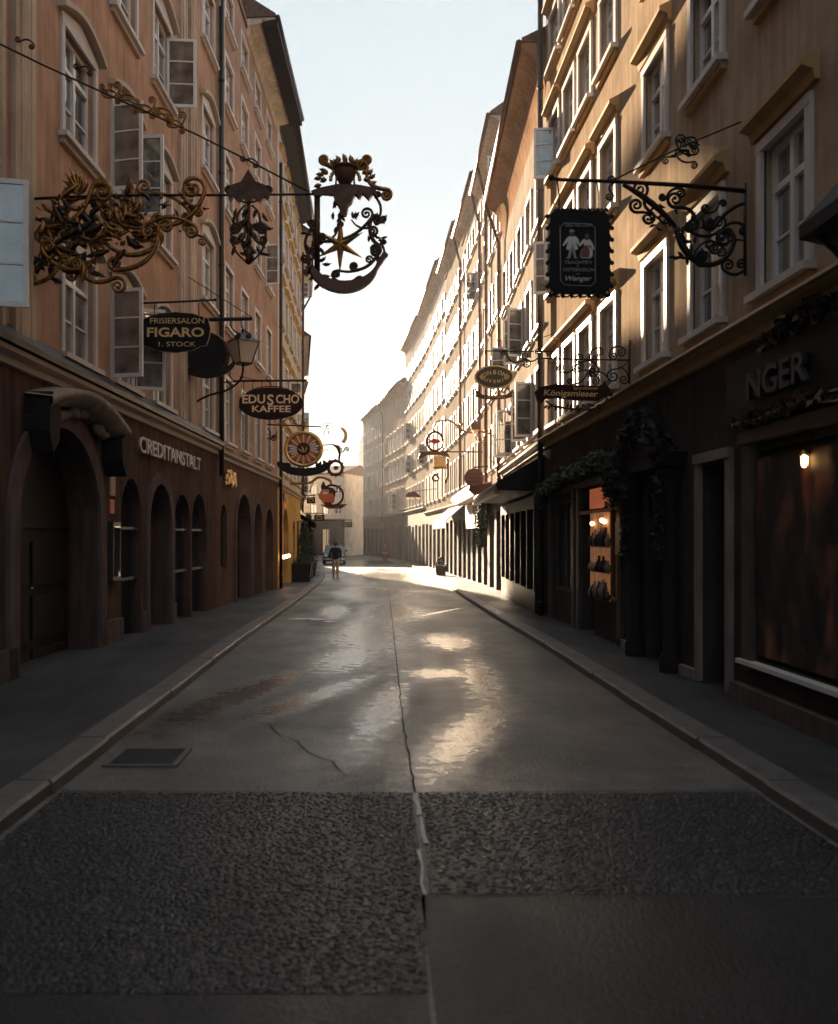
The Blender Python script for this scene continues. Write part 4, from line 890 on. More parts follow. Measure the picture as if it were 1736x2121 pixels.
# 2. hairdresser sign
Y2 = 14.3
t = sgn_thing('hairdresser_sign', 'black rounded sign with white rim reading FRISIERSALON and 1. STOCK under its thin iron bar', 'sign', 364, 625, Y2)
b = I(Y2, t); b.tb([(262, 629), (350, 626), (444, 621)], 2.2); b.ball(b.p(446, 621), 3.4*b.k, 'iron')
b.scroll(262, 650, 292, 632, -.4, 7, 5, 1.5)
for x in (320, 412): b.tb([(x, 627), (x, 655)], 1.2)
b.build('arm', t)
out = [(295, 662), (312, 654), (330, 649), (364, 646), (400, 649), (414, 654), (432, 660), (437, 680), (434, 700), (428, 716), (415, 718), (400, 726), (364, 731), (330, 728), (312, 722), (296, 716)]
b = I(Y2, t); b.plate([(364+(x-364)*.985, 689+(y-689)*.97) for x, y in out], .05, 'sign_black', -.025)
b.plate(out, .03, 'trim_cream', -.01); b.build('board', t)
stext(t, Y2, 'FRISIERSALON', 368, 666, 12, 'gold_paint', -.032, 112); stext(t, Y2, 'FIGARO', 364, 690, 19, 'gold_paint', -.032, 118, offset=.6); stext(t, Y2, '1. STOCK', 366, 714, 10, 'gold_paint', -.032, 76)
# 3. round sign
Y3 = 18.0
t = sgn_thing('round_sign', 'black round sign with crescent base, partly behind the hairdresser sign', 'sign', 428, 662, Y3)
b = I(Y3, t); b.tb([(380, 663), (523, 660)], 4); b.tb([(290, 510), (523, 658)], .9); b.tb([(428, 662), (428, 694)], 2)
for x in (478, 500): b.scroll(x, 664, x+16, 690, .4, 0, 6, 1.6)
b.build('arm', t)
b = I(Y3, t); b.plate(ell(428, 736, 42, 42), .05, 'sign_black', -.02); b.ring(428, 736, 46, 45, 3.4, 'iron_old'); b.build('disc', t)
b = I(Y3, t); o_ = [(428-62*math.cos(rad(8+160*k/14)), 745+38*math.sin(rad(8+160*k/14))) for k in range(15)]; i_ = [(428-58*math.cos(rad(8+160*k/14)), 740+28*math.sin(rad(8+160*k/14))) for k in range(15)]
b.plate(o_+i_[::-1], .06, 'iron', -.03); b.build('crescent', t)
# 4. lantern
Y4 = 18.6
t = sgn_thing('wall_lantern', 'four sided street lantern with frosted panes on a curved iron wall bracket', 'lantern', 503, 790, Y4)
b = I(Y4, t); b.tb(b.curve([(393, 858), (400, 838), (430, 820), (470, 808), (495, 790), (503, 770), (503, 752)]), 2.4); b.scroll(395, 850, 402, 858, .2, 0, 5, 2); b.ring(490, 775, 14, 14, 1.4, a0=.3, a1=3.5)
b.tb([(455, 792), (500, 790)], 1.2); b.build('bracket', t)
def frust(mb, c, r0, r1, z0, z1, m, top=True):
    vs = [(c[0]+sx*r, c[1]+sy*r, c[2]+z) for r, z in ((r0, z0), (r1, z1)) for sx, sy in ((-1, -1), (1, -1), (1, 1), (-1, 1))]
    mb.add(vs, [(0, 1, 2, 3), (7, 6, 5, 4)]+[(k, (k+1) % 4, 4+(k+1) % 4, 4+k) for k in range(4)], m)
base = P(503, 752, Y4)-Vector(t.location)
rt = thing('tmp', None, None); bpy.data.objects.remove(rt)
b = MB(); frust(b, (0, 0, 0), .13, .235, .0, .42, 'lamp_glass'); b.build('pane', t, base, (0, 0, rad(38)))
b = MB(); frust(b, (0, 0, 0), .145, .145, -.03, .0, 'iron')
for sx, sy in ((-1, -1), (1, -1), (1, 1), (-1, 1)): b.tube([(sx*.133, sy*.133, 0), (sx*.24, sy*.24, .42)], .012, 'iron')
frust(b, (0, 0, 0), .275, .12, .42, .54, 'iron'); frust(b, (0, 0, 0), .11, .03, .54, .62, 'iron'); b.lathe((0, 0, .62), [(.02, 0), (.04, .03), (.01, .08)], 'iron', 8)
b.build('lamp_frame', t, base, (0, 0, rad(38)))
# 5. coffee sign
Y5 = 23.8
t = sgn_thing('coffee_sign', 'dark brown oval sign with cream letters reading EDUSCHO KAFFEE', 'sign', 561, 790, Y5)
b = I(Y5, t); b.tb([(492, 789), (636, 788)], 2.2)
for k in range(7): x = 505+k*18.5; b.tb([(x, 789), (x, 812-abs(k-3)*-1.2)], .8)
b.tb([(472, 775), (540, 789)], .8); b.ring(561, 836, 62, 36, 1.2, a0=PI*1.13, a1=PI*1.87, n=20); b.ball(b.p(506, 816), 2.4*b.k, 'cream_paint', n=6); b.build('arm', t)
b = I(Y5, t); b.plate(ell(561, 836, 66, 32.5, 40, .93), .07, 'sign_brown', -.035); b.ring(561, 836, 66, 32.5, 1.3, 'sign_brown', n=44); b.build('board', t)
for ch, x in zip('EDUSCHO', (512, 529, 546, 562, 578, 595, 612)): pass
stext(t, Y5, 'EDU', 526, 828, 18, 'cream_paint', -.045, 47, offset=.55, ext=.006); stext(t, Y5, 'S', 560.5, 830, 22, 'cream_paint', -.045, 13.5, offset=.55, ext=.006); stext(t, Y5, 'CHO', 596, 828, 18, 'cream_paint', -.045, 48, offset=.55, ext=.006)
stext(t, Y5, 'KAFFEE', 562, 848, 13.5, 'cream_paint', -.045, 80, offset=.4, ext=.006)
# 6. gilded wheel sign
Y6 = 28.5
t = sgn_thing('wheel_sign', 'round gilded wheel sign with red and white rays above a black crescent', 'guild sign', 629, 882, Y6)
b = I(Y6, t, 'iron'); b.tb([(535, 879), (600, 881), (664, 884)], 1.4); b.scroll(540, 884, 560, 905, -.6, 0, -7, 1.4); b.ring(556, 892, 18, 16, 1.2, a0=.2, a1=3.6, n=16)
b.scroll(585, 880, 608, 868, -.5, 5, 6, 1.1, 'iron_gilt'); b.scroll(608, 868, 625, 880, .5, -5, 6, 1.1, 'iron_gilt'); b.tb([(629, 882), (629, 895)], 1.5); b.build('arm', t)
b = I(Y6, t); b.plate(ell(629, 930, 36, 33), .07, 'paint_rust', -.03); b.ring(629, 930, 37, 34, 4.2, 'gold', n=40); b.build('disc', t)
b = I(Y6, t)
for k in range(28):
    a = 2*PI*k/28; m_ = 'paint_white' if k in (12, 13, 14, 15, 26, 0, 1, 27) else ('gold_paint' if k % 2 else 'paint_orange'); r1 = 31 if k % 2 else 27
    c_, s_ = math.cos(a), math.sin(a); a2, a3 = a-.075, a+.075
    b.plate([(629+13*math.cos(a2), 930+12*math.sin(a2)), (629+r1*math.cos(a2)*.98, 930+r1*.93*math.sin(a2)), (629+(r1+2)*c_, 930+(r1+2)*.93*s_), (629+r1*math.cos(a3)*.98, 930+r1*.93*math.sin(a3)), (629+13*math.cos(a3), 930+12*math.sin(a3))], .012, m_, -.043)
b.build('ray', t)['kind'] = 'stuff'
b = I(Y6, t); b.plate(ell(629, 930, 12.5, 12), .03, 'iron_old', -.06); b.ring(629, 930, 12.5, 12, 1.4, 'iron', d=-.05)
for q in (-1, 0, 1): b.leaf(629+q*2, 937, 90-q*40, 13, 4, 'gold', d=-.075)
b.build('hub', t)
b = I(Y6, t); o_ = [(630-57*math.cos(rad(10+160*k/14)), 958+28*math.sin(rad(10+160*k/14))) for k in range(15)]; i_ = [(630-45*math.cos(rad(5+170*k/14)), 955+15*math.sin(rad(5+170*k/14))) for k in range(15)]
b.plate([(575, 956)]+o_+[(686, 960)]+i_[::-1], .09, 'iron', -.045)
for k in range(9): b.leaf(655+k*3.5, 968-k*.8, 60+b.rn.uniform(-40, 40), 12, 7)
for k in range(5): b.leaf(585+k*4, 966, 110, 10, 6)
b.tb([(620, 964), (620, 975)], 1.2); b.tb([(638, 964), (638, 975)], 1.2); b.build('crescent', t)
b = I(Y6, t, 'iron_old'); b.tb([(666, 922), (690, 921), (700, 926), (704, 940), (702, 952)], [1, 1.4, 4.2, 2.5, 2]); b.tb([(668, 934), (680, 930), (694, 930)], .8)
b.ring(695, 969, 14.5, 14.5, 3.2, 'metal_brown', n=20); b.scroll(704, 936, 714, 930, .5, 5, 5, 1.2); b.plate(ell(696, 969, 5.5, 4.5, 10), .04, 'metal_brown', -.02)
for k in range(12): a = 2*PI*k/12; b.leaf(695+14*math.cos(a), 969+14*math.sin(a), math.degrees(-a), 6, 5, 'metal_brown')
b.build('wreath', t)
t = sgn_thing('gilt_crescent_moon', 'small gilt crescent moon and tiny iron stars just beyond the wheel sign', 'ornament', 700, 925, Y6)
b = I(Y6, t, 'gold_paint'); o_ = [(703+17*math.cos(rad(-75+130*k/10)), 903+19*math.sin(rad(-75+130*k/10))) for k in range(11)]; i_ = [(699+14*math.cos(rad(-62+120*k/10)), 902+15*math.sin(rad(-62+120*k/10))) for k in range(11)]
b.plate(o_+i_[::-1], .05, 'gold_paint', -.02); b.tb([(704, 921), (700, 925), (702, 928)], 1); b.tb([(664, 884), (690, 880), (706, 886)], .5, 'iron')
for k in range(12): x_, y_ = 664+b.rn.random()*22, 874+b.rn.random()*26; b.tb([(x_, y_), (676, 884)], .25, 'iron'); b.ball(b.p(x_, y_), 1.5*b.k, 'iron', n=6)
b.build('moon', t)
# 7. kettle ring sign
Y7 = 36.5
t = sgn_thing('ring_sign', 'dark ring sign holding an orange red jug shape under a gilt hooked arm', 'guild sign', 682, 1000, Y7)
b = I(Y7, t, 'iron_gilt'); b.tb(b.curve([(600, 1002), (640, 1000), (651, 994), (660, 989), (672, 990), (684, 996), (686, 1004)]), 2.6); b.tb([(651, 994), (640, 1020)], 1); b.build('arm', t)
b = I(Y7, t, 'metal_brown'); b.ring(688, 1026, 23, 21, 2.3, 'iron_old', n=28); b.plate([(664, 1008), (670, 996), (676, 1008), (690, 1011), (696, 1018), (692, 1040), (682, 1048), (672, 1040), (680, 1020), (668, 1018)], .06, 'iron_old', -.03)
b.plate([(662, 1047-2), (720, 1044), (708, 1053), (680, 1054)], .05, 'metal_brown', -.02); b.build('frame', t)
b = I(Y7, t); b.plate([(659, 1022), (690, 1022), (694, 1034), (688, 1042), (668, 1040), (661, 1032)], .07, 'paint_orange', -.05); b.plate([(668, 1014), (682, 1014), (682, 1021), (666, 1021)], .05, 'trim_cream', -.04); b.build('jug', t)
def slab_sign(label, x0, x1, y0, y1, Y, m, wall_x):
    t = sgn_thing('hanging_sign', label, 'sign', (x0+x1)/2, y0, Y)
    b = I(Y, t); b.tb([(wall_x, y0-4), (x1 if wall_x < x0 else x0, y0-4)], 1); b.tb([(x0+3, y0-4), (x0+3, y0)], .8); b.tb([(x1-3, y0-4), (x1-3, y0)], .8); b.build('arm', t)
    b = I(Y, t); b.plate([(x0, y0), (x1, y0), (x1, y1), (x0, y1)], .08, m, -.04); b.ring((x0+x1)/2, (y0+y1)/2, (x1-x0)*.3, (y1-y0)*.25, .6, 'gold_paint', n=12, d=-.05); b.build('board', t)
slab_sign('small dark sign hanging high before the cream corner on the left', 636, 653, 1030, 1043, 44, 'sign_brown', 605)
slab_sign('dark box sign with a pale line hanging above the parked car', 651, 672, 1067, 1079, 50, 'sign_black', 625)
slab_sign('flat black sign hanging at the end of the lane right of the car', 710, 730, 1081, 1092, 70, 'sign_black', 640)
# 9. costume shop sign, right
Y9 = 8.66
t = sgn_thing('sign_bracket', 'long black wrought iron bracket with spirals on the shaded right wall, carrying the costume sign', 'sign bracket', 1545, 395, Y9)
b = I(Y9, t); b.tb([(1142, 368), (1160, 372), (1280, 376), (1420, 384), (1545, 396)], [3.6, 3.6, 4, 4.6, 5]); b.tb([(1545, 380), (1545, 570)], 5); b.ball(b.p(1142, 368), 7*b.k, 'iron'); b.build('arm', t)
b = I(Y9, t)
for a in ((1290, 382, 1400, 470, -.1, 0, 0, 5.5), (1400, 470, 1450, 548, .2, 0, 0, 6.5), (1450, 548, 1520, 500, .45, 14, -20, 5), (1340, 400, 1350, 440, .5, -17, 14, 3), (1375, 465, 1320, 440, .3, 0, 15, 3), (1400, 430, 1440, 470, -.6, 17, 12, 3.4),
          (1410, 390, 1380, 410, .4, 10, 8, 2.6), (1430, 480, 1500, 470, .4, 15, -14, 3), (1500, 470, 1545, 470, -.4, -12, 10, 3), (1490, 520, 1545, 500, -.4, 12, 0, 3), (1500, 560, 1545, 555, .5, 14, -12, 3), (1440, 520, 1500, 515, -.6, -10, 10, 2.4), (1545, 420, 1480, 470, .2, 0, 12, 5), (1460, 440, 1490, 420, .5, 9, 8, 2.4), (1270, 380, 1268, 400, .7, -9, 9, 2)):
    b.scroll(*a)
for _ in range(26): b.leaf(b.rn.uniform(1395, 1470), b.rn.uniform(450, 550), b.rn.uniform(0, 360), 18, 9, d=b.rn.uniform(-.03, .03))
for _ in range(12): b.leaf(b.rn.uniform(1330, 1400), b.rn.uniform(415, 470), b.rn.uniform(180, 360), 15, 7, d=b.rn.uniform(-.02, .02))
b.build('scrollwork', t)
b = I(Y9, t); b.tube([P(1268, 374, Y9)-b.o, P(1420, 300, 8.4)-b.o, P(1536, 252, 8.1)-b.o], .008, 'iron')
for a in ((1400, 290, 1440, 320, .5, 11, -9, 2), (1425, 285, 1445, 300, -.6, -9, 9, 2), (1400, 320, 1435, 335, .4, 8, 8, 1.8), (1380, 325, 1410, 300, .5, -8, 7, 1.6)): b.scroll(*a)
for k in range(12): b.leaf(b.rn.uniform(1395, 1450), b.rn.uniform(290, 330), b.rn.uniform(0, 360), 12, 8)
b.build('stay', t)
t = sgn_thing('costume_sign', 'black framed sign with a painted couple in folk dress and the word TRACHTEN', 'sign', 1200, 376, Y9)
b = I(Y9, t)
out = [(1140, 444), (1150, 436), (1250, 438), (1262, 450), (1263, 596), (1252, 610), (1150, 608), (1138, 596)]
b.plate(out, .05, 'sign_black', -.025); b.build('board', t)
b = I(Y9, t)
for x in (1158, 1240): b.tb([(x-4, 374), (x, 400), (x, 440)], 1.6)
for i in range(7):
    y = 455+i*24
    for q, x in ((-1, 1138), (1, 1264)): b.scroll(x, y-9, x, y+9, .5*q, 4.5*q, 4.5*q, 1.5)
for i in range(6):
    x = 1155+i*18
    for q, y in ((-1, 437), (1, 611)): b.scroll(x-8, y, x+8, y, -.5*-q, -4*-q, -4*-q, 1.5)
b.build('scroll_border', t)
fr = [(1159, 473), (1168, 464), (1222, 466), (1231, 474), (1232, 585), (1222, 594), (1169, 592), (1160, 583)]
b = I(Y9, t); b.tb([(x, y) for x, y in fr+[fr[0]]], .9, 'paint_grey', d=-.03); b.build('border_line', t)
b = I(Y9, t)    # the couple
W, D_, R_ = 'paint_white', 'paint_grey', 'paint_rust'
b.plate(ell(1183, 485, 4.2, 5.2, 12), .005, R_, -.034); b.plate([(1178, 483), (1178, 479), (1183, 477), (1189, 480), (1188, 483)], .005, D_, -.036)
b.plate([(1178, 491), (1184, 493), (1190, 491), (1196, 497), (1200, 509), (1197, 510), (1191, 502), (1196, 518), (1189, 520), (1185, 506), (1179, 520), (1171, 518), (1176, 502), (1166, 512), (1164, 509), (1172, 496)], .005, W, -.034)
b.plate([(1180, 508), (1188, 508), (1192, 534), (1196, 537), (1188, 537), (1184, 518), (1180, 537), (1170, 538), (1175, 533)], .004, D_, -.033)
b.plate(ell(1214, 491, 4, 5, 12), .005, R_, -.034)
b.plate([(1209, 497), (1214, 500), (1219, 497), (1225, 504), (1230, 518), (1227, 520), (1220, 508), (1219, 511), (1209, 511), (1208, 506), (1199, 513), (1197, 510), (1204, 500)], .005, W, -.034)
b.plate([(1209, 511), (1218, 511), (1226, 520), (1226, 532), (1222, 537), (1204, 537), (1200, 533), (1203, 520)], .005, W, -.033)
b.plate([(1208, 511), (1217, 511), (1220, 522), (1219, 535), (1204, 535), (1201, 532), (1204, 520)], .005, R_, -.037); b.build('painting', t)
stext(t, Y9, 'VOLK UND LAND', 1196, 470, 5.2, 'paint_grey', -.032, 54); stext(t, Y9, 'TRACHTEN', 1196, 546, 7, 'paint_grey', -.032, 56); stext(t, Y9, 'IN', 1196, 553, 3, 'paint_grey', -.032)
stext(t, Y9, 'OSTERREICH', 1197, 561, 7, 'paint_grey', -.032, 64); stext(t, Y9, 'von', 1196, 569, 3.2, 'paint_grey', -.032); stext(t, Y9, 'Wenger', 1194, 579, 10, 'paint_white', -.032, 54, shear=.3)
# 10. sweets sign
YA = 17.8
t = sgn_thing('sweets_sign', 'oval olive and gold sign reading BONBONS SOUVENIRS with a ribbon banner beneath', 'sign', 1024, 727, YA)
b = I(YA, t); b.tb([(1006, 727), (1150, 728)], 1.3); b.tb([(1042, 727), (1150, 690)], .7); b.scroll(1050, 730, 1085, 745, .7, -7, 10, 1.4); b.scroll(1085, 745, 1120, 732, .5, 8, -7, 1.3); b.tb([(1044, 727), (1044, 758)], .9); b.tb([(1006, 727), (1006, 758)], .9); b.build('arm', t)
b = I(YA, t); b.plate(ell(1024, 781, 41, 24.5), .05, 'gold_paint', -.02); b.plate(ell(1024, 781, 37.5, 21.5), .03, 'sign_olive', -.03); b.build('board', t)
b = I(YA, t); b.plate([(983, 806), (992, 812), (1000, 818), (1024, 820), (1048, 818), (1056, 812), (1064, 806), (1060, 818), (1062, 822), (1048, 826), (1024, 828), (1000, 826), (986, 822), (988, 816)], .04, 'metal_brown', -.02); b.tb([(996, 804), (990, 815)], 1); b.tb([(1052, 804), (1058, 815)], 1); b.build('ribbon', t)
arc_text(t, YA, 'BONBONS', 1024, 790, 29, 18, 156, 24, 8.5, 'gold_paint', -.036, True, .2); arc_text(t, YA, 'SOUVENIRS', 1024, 772, 30, 19, 202, 338, 7, 'gold_paint', -.036, False, .15)
stext(t, YA, 'L. MEGARELLI', 1024, 823, 4.5, 'gold_paint', -.026, 42)
# 11. inn sign
YB = 12.6
t = sgn_thing('inn_sign', 'brown scroll shaped sign with gold script reading Königsmieser on a spiral iron bracket', 'sign', 1190, 745, YB)
b = I(YB, t); b.tb([(1120, 742), (1190, 744), (1303, 746)], 1.6); b.tb([(1304, 705), (1304, 800)], 2.2)
for a in ((1290, 720, 1262, 735, .6, 10, -9, 1.7), (1302, 745, 1270, 765, -.3, 0, -14, 1.7), (1240, 720, 1222, 745, .5, 9, -9, 1.6), (1240, 765, 1205, 750, .5, 12, 10, 1.6), (1302, 785, 1280, 760, .4, 10, 0, 1.6), (1195, 770, 1240, 785, -.4, 8, 8, 1.5), (1160, 770, 1195, 755, .4, 8, 8, 1.5), (1262, 790, 1230, 770, .4, 7, 7, 1.5), (1180, 795, 1215, 775, .4, 6, 6, 1.5)): b.scroll(*a)
b.tb([(1135, 742), (1135, 796)], 1); b.tb([(1240, 745), (1240, 796)], 1); b.build('bracket', t)
b = I(YB, t); b.plate([(1107, 812), (1118, 802), (1150, 796), (1200, 799), (1240, 800), (1252, 792), (1262, 806), (1270, 820), (1250, 822), (1240, 830), (1190, 829), (1150, 824), (1130, 826), (1122, 836), (1113, 832), (1110, 820)], .07, 'sign_brown', -.035); b.build('board', t)
b = I(YB, t, 'iron_old'); b.tb(b.curve([(1130, 830), (1150, 842), (1175, 846), (1200, 848), (1225, 848), (1250, 836), (1258, 824)]), 2)
for k in range(18): x = 1135+k*6.5; b.leaf(x, 846-abs(x-1190)*.12, b.rn.uniform(0, 360), 11, 6)
b.build('garland', t)
stext(t, YB, 'Sporthäuser', 1212, 805, 6, 'gold_paint', -.042, 52, shear=.1); stext(t, YB, 'Königsmieser', 1180, 816, 12.5, 'gold_paint', -.042, 112, offset=.2, shear=.15, tilt=1.5)
# 12. fish ring and crown lamp
YC = 31.5
t = sgn_thing('fish_sign', 'dark ring sign with a small red fish inside, hung from a long curved gilt arm', 'guild sign', 901, 885, YC)
b = I(YC, t, 'iron_gilt'); b.tb(b.curve([(898, 886), (905, 874), (925, 870), (940, 876), (955, 890), (975, 896), (990, 892), (1010, 898), (1022, 894)]), 1.8); b.tb([(898, 886), (900, 894)], 1.8); b.scroll(938, 886, 950, 878, .5, 0, 5, 1); b.scroll(985, 905, 1005, 915, .5, 5, -5, 1); b.build('arm', t)
b = I(YC, t, 'iron_old'); b.ring(901, 914, 16.5, 19.5, 2.2, 'iron_old', n=28); b.tb([(900, 896), (900, 932)], .7); b.build('ring', t)
b = I(YC, t); b.plate([(886, 908), (892, 912), (898, 909), (908, 910), (914, 914), (908, 918), (898, 920), (892, 916), (886, 920), (888, 914)], .05, 'paint_red', -.03); b.build('fish', t)
t = sgn_thing('crown_lamp', 'small brown crown shaped lamp with a yellow glass on the curved gilt arm', 'lamp', 985, 896, YC-.3)
b = I(YC-.3, t); b.plate([(974, 884-3), (985, 876), (996, 881), (993, 890), (977, 890)], .2, 'metal_brown', -.1); b.build('crown', t)
b = I(YC-.3, t); b.plate([(979, 890), (991, 890), (990, 896), (980, 896)], .16, 'gold_paint', -.08); b.build('glass', t)
YD = 33.2
t = sgn_thing('hat_sign', 'brown guild sign under a drooping dark cloth top with a pale yellow panel', 'guild sign', 899, 938, YD)
b = I(YD, t, 'metal_brown'); b.tb([(905, 936), (1000, 936)], 1.4); b.build('arm', t)
b = I(YD, t); b.plate([(866, 950), (870, 938), (885, 935), (915, 935), (928, 940), (933, 952), (925, 946), (905, 942), (885, 943), (874, 950)], .2, 'metal_brown', -.1); b.build('top', t)
b = I(YD, t); b.plate([(898, 946), (923, 945), (923, 966), (899, 968)], .06, 'gold_paint', -.03); b.plate([(896, 967), (925, 966), (924, 971), (900, 972)], .08, 'iron_gilt', -.04); b.build('panel', t)
b = I(YD, t); b.tb([(908, 972), (906, 980), (900, 982)], 1); b.ring(902, 990, 6, 6, 2.2, 'metal_brown', n=14); b.tb([(927, 950), (928, 985), (922, 1000)], 2.4, 'metal_brown'); b.build('pendant', t)
YE = 29.5
t = sgn_thing('barrel_sign', 'dark brown round sign like a barrel end before the end of the brown canopy', 'sign', 982, 988, YE)
b = I(YE, t); b.tb([(982, 968), (1012, 966)], 1.4); b.tb([(982, 968), (982, 974)], 1); b.build('arm', t)
b = I(YE, t); b.plate(ell(982, 990, 19, 18), .16, 'paint_rust', -.08); b.ring(982, 990, 19, 18, 1.6, 'iron_old', d=-.05)
for q in (-8, 0, 8): b.tb([(968, 990+q), (996, 990+q)], .8, 'iron_old', d=-.09)
b.build('disc', t)
t = sgn_thing('lamp_shade_sign', 'low brown hood shaped lamp with gilt fringe before the shuttered house', 'lamp', 856, 1022, 46)
b = I(46, t, 'metal_brown'); b.plate([(838, 1029), (846, 1020), (858, 1018), (866, 1024), (872, 1030)], .5, 'metal_brown', -.25); b.tb([(858, 1018), (905, 1012)], .8); b.build('hood', t)
b = I(46, t);
for k in range(7): b.ball(b.p(842+k*4.5, 1034), 1.8*b.k, 'gold_paint', n=6); b.tb([(842+k*4.5, 1029), (842+k*4.5, 1034)], .5, 'gold_paint')
b.build('fringe', t)
# 16. shop lettering and lantern by the near right window
Lm = MB()
wall_text(R1, 1, 'NGER', uR(7.75), 2.98, .34, .02, 'carved_grey', d=.10, offset=.006, width=1.15)
mb = MB(); mb.box(uR(6.3), uR(8.9), *sorted((0, .09)), 2.72, 3.30, 'sign_black'); mb.build('name_board', R1)
mb = MB(); rnd = random.Random(4)
for q in (-1, 1):
    for k in range(3):
        cy_, cz_, r_ = uR(7.25)+q*(.2+.32*k), 3.36-.02*k, .13-.02*k
        mb.tube([(cy_+q*r_*(1-j/26)*math.cos(j*.42), .10, cz_+r_*(1-j/26)*math.sin(j*.42)) for j in range(24)], [.022-.0006*j for j in range(24)], 'iron_old', 6)
mb.tube([(uR(8.7), .1, 2.69), (uR(7.9), .13, 2.66), (uR(7.3), .13, 2.72), (uR(6.7), .13, 2.66), (uR(6.2), .1, 2.70)], .03, 'iron_old', 6)
leaves(mb, [(uR(8.6), .12, 2.68), (uR(7.3), .14, 2.71), (uR(6.3), .12, 2.69)], 240, .06, m2=('iron_old', 'carved_dark'), sz=.06, seed=3)
leaves(mb, [(uR(8.0), .1, 3.32), (uR(7.25), .12, 3.42), (uR(6.5), .1, 3.32)], 220, .09, m2=('carved_dark', 'iron_old'), sz=.06, seed=4)
mb.build('carving', R1)
t = thing('window_lantern', 'small lit brass lantern hanging in the upper part of the near right shop window', 'lantern', (3.44, 7.35, 2.2))
b = MB(); b.lathe((0, 0, 0), [(.012, 0), (.025, .02), (.03, .08), (.012, .10)], 'glow_warm', 8); b.build('glass', t)
b = MB(); b.tube([(0, 0, .10), (0, 0, .24)], .006, 'iron'); b.lathe((0, 0, .10), [(.04, 0), (.02, .03), (.01, .04)], 'gold', 8)
for k in range(4): a = PI/2*k; b.tube([(.027*math.cos(a), .027*math.sin(a), 0), (.033*math.cos(a), .033*math.sin(a), .10)], .004, 'gold')
b.build('cage', t)
# copper drapes shown in the near right window
t = thing('window_display', 'draped copper coloured cloth shown in the large dark shop window at the right edge', 'display', (3.485, 7.3, .55))
mb = MB(); vs = []; NX, NZ = 46, 20
for i in range(NX+1):
    for j in range(NZ+1):
        yy = -1.0+2.06*i/NX; zz = .02+1.78*j/NZ; vs.append((-.008-.005*math.sin(i*.5+j*.35)-.003*math.sin(i*1.1-j*.8), yy, zz))
mb.add(vs, [(i*(NZ+1)+j, (i+1)*(NZ+1)+j, (i+1)*(NZ+1)+j+1, i*(NZ+1)+j+1) for i in range(NX) for j in range(NZ)], 'drape_cloth', True)
mb.build('drape', t)
# dark awning corner at the right edge
t = thing('side_canopy', 'dark sheet metal canopy jutting from the right wall beside the nearest tall window', 'canopy', (3.5, 5.5, 3.78))
mb = MB(); mb.prism([(0, .55), (-.10, .5), (-.45, .1), (-.45, 0), (0, -.1)], 'y', -.6, 1.1, 'sign_black'); mb.build('roof', t)
mb = MB(); mb.tube([(-.02, 1.0, -.35), (-.25, 1.0, -.1), (-.4, 1.0, .02)], .02, 'iron'); mb.build('bracket', t)

# ------------------------------------------------------------ pavement things
def planter(label, x, y, w_, h_, ph, seed, group=None):
    t = thing('planter', label, 'planter', (x, y, gz(y)+.085), 0, group)
    b = MB(); b.prism([(-w_*.42, 0), (w_*.42, 0), (w_*.5, h_), (-w_*.5, h_)], 'y', -w_*.42, w_*.42, 'wood_dark'); b.box(-w_*.52, w_*.52, -w_*.46, w_*.46, h_-.06, h_+.02, 'wood_dark'); b.build('box', t)
    b = MB(); b.tube([(0, 0, h_*.8), (.02, 0, h_+ph*.6)], .03, 'wood_warm'); b.build('stem', t)
    b = MB(); rn_ = random.Random(seed)
    for _ in range(int(900*ph)):
        a = rn_.uniform(0, 2*PI); z = rn_.random(); r = w_*.55*(1-.75*z)*(.45+.55*rn_.random()**.5)*(.85+.3*math.sin(5*a+z*9)); c = Vector((r*math.cos(a), r*math.sin(a), h_+.02+z*ph))
        a1 = Vector((rn_.gauss(0, 1), rn_.gauss(0, 1), rn_.gauss(0, 1))).normalized(); a2 = a1.orthogonal().normalized(); k = rn_.uniform(.04, .08)
        b.add([c-a1*k, c+a2*k*.45, c+a1*k, c-a2*k*.45], [(0, 1, 2, 3)], 'leaf_mid' if rn_.random() < .3 else 'leaf_dark')
    b.build('foliage', t)
planter('wide dark wooden planter box standing on the left pavement by the yellow house', -2.98, 37.3, .8, .72, .35, 1, 'planters on the left pavement')
planter('tall dark evergreen in a tub farther along the left pavement', -3.15, 41.0, .8, .6, 1.9, 2, 'planters on the left pavement')
planter('slim dark evergreen in a tub beyond the first two on the left pavement', -3.3, 45.5, .8, .6, 2.4, 3, 'planters on the left pavement')
for lb, x, y in (('low flower tub on the right pavement near the far white awning', 3.25, 45.5),): planter(lb, x, y, .55, .45, .4, int(y))

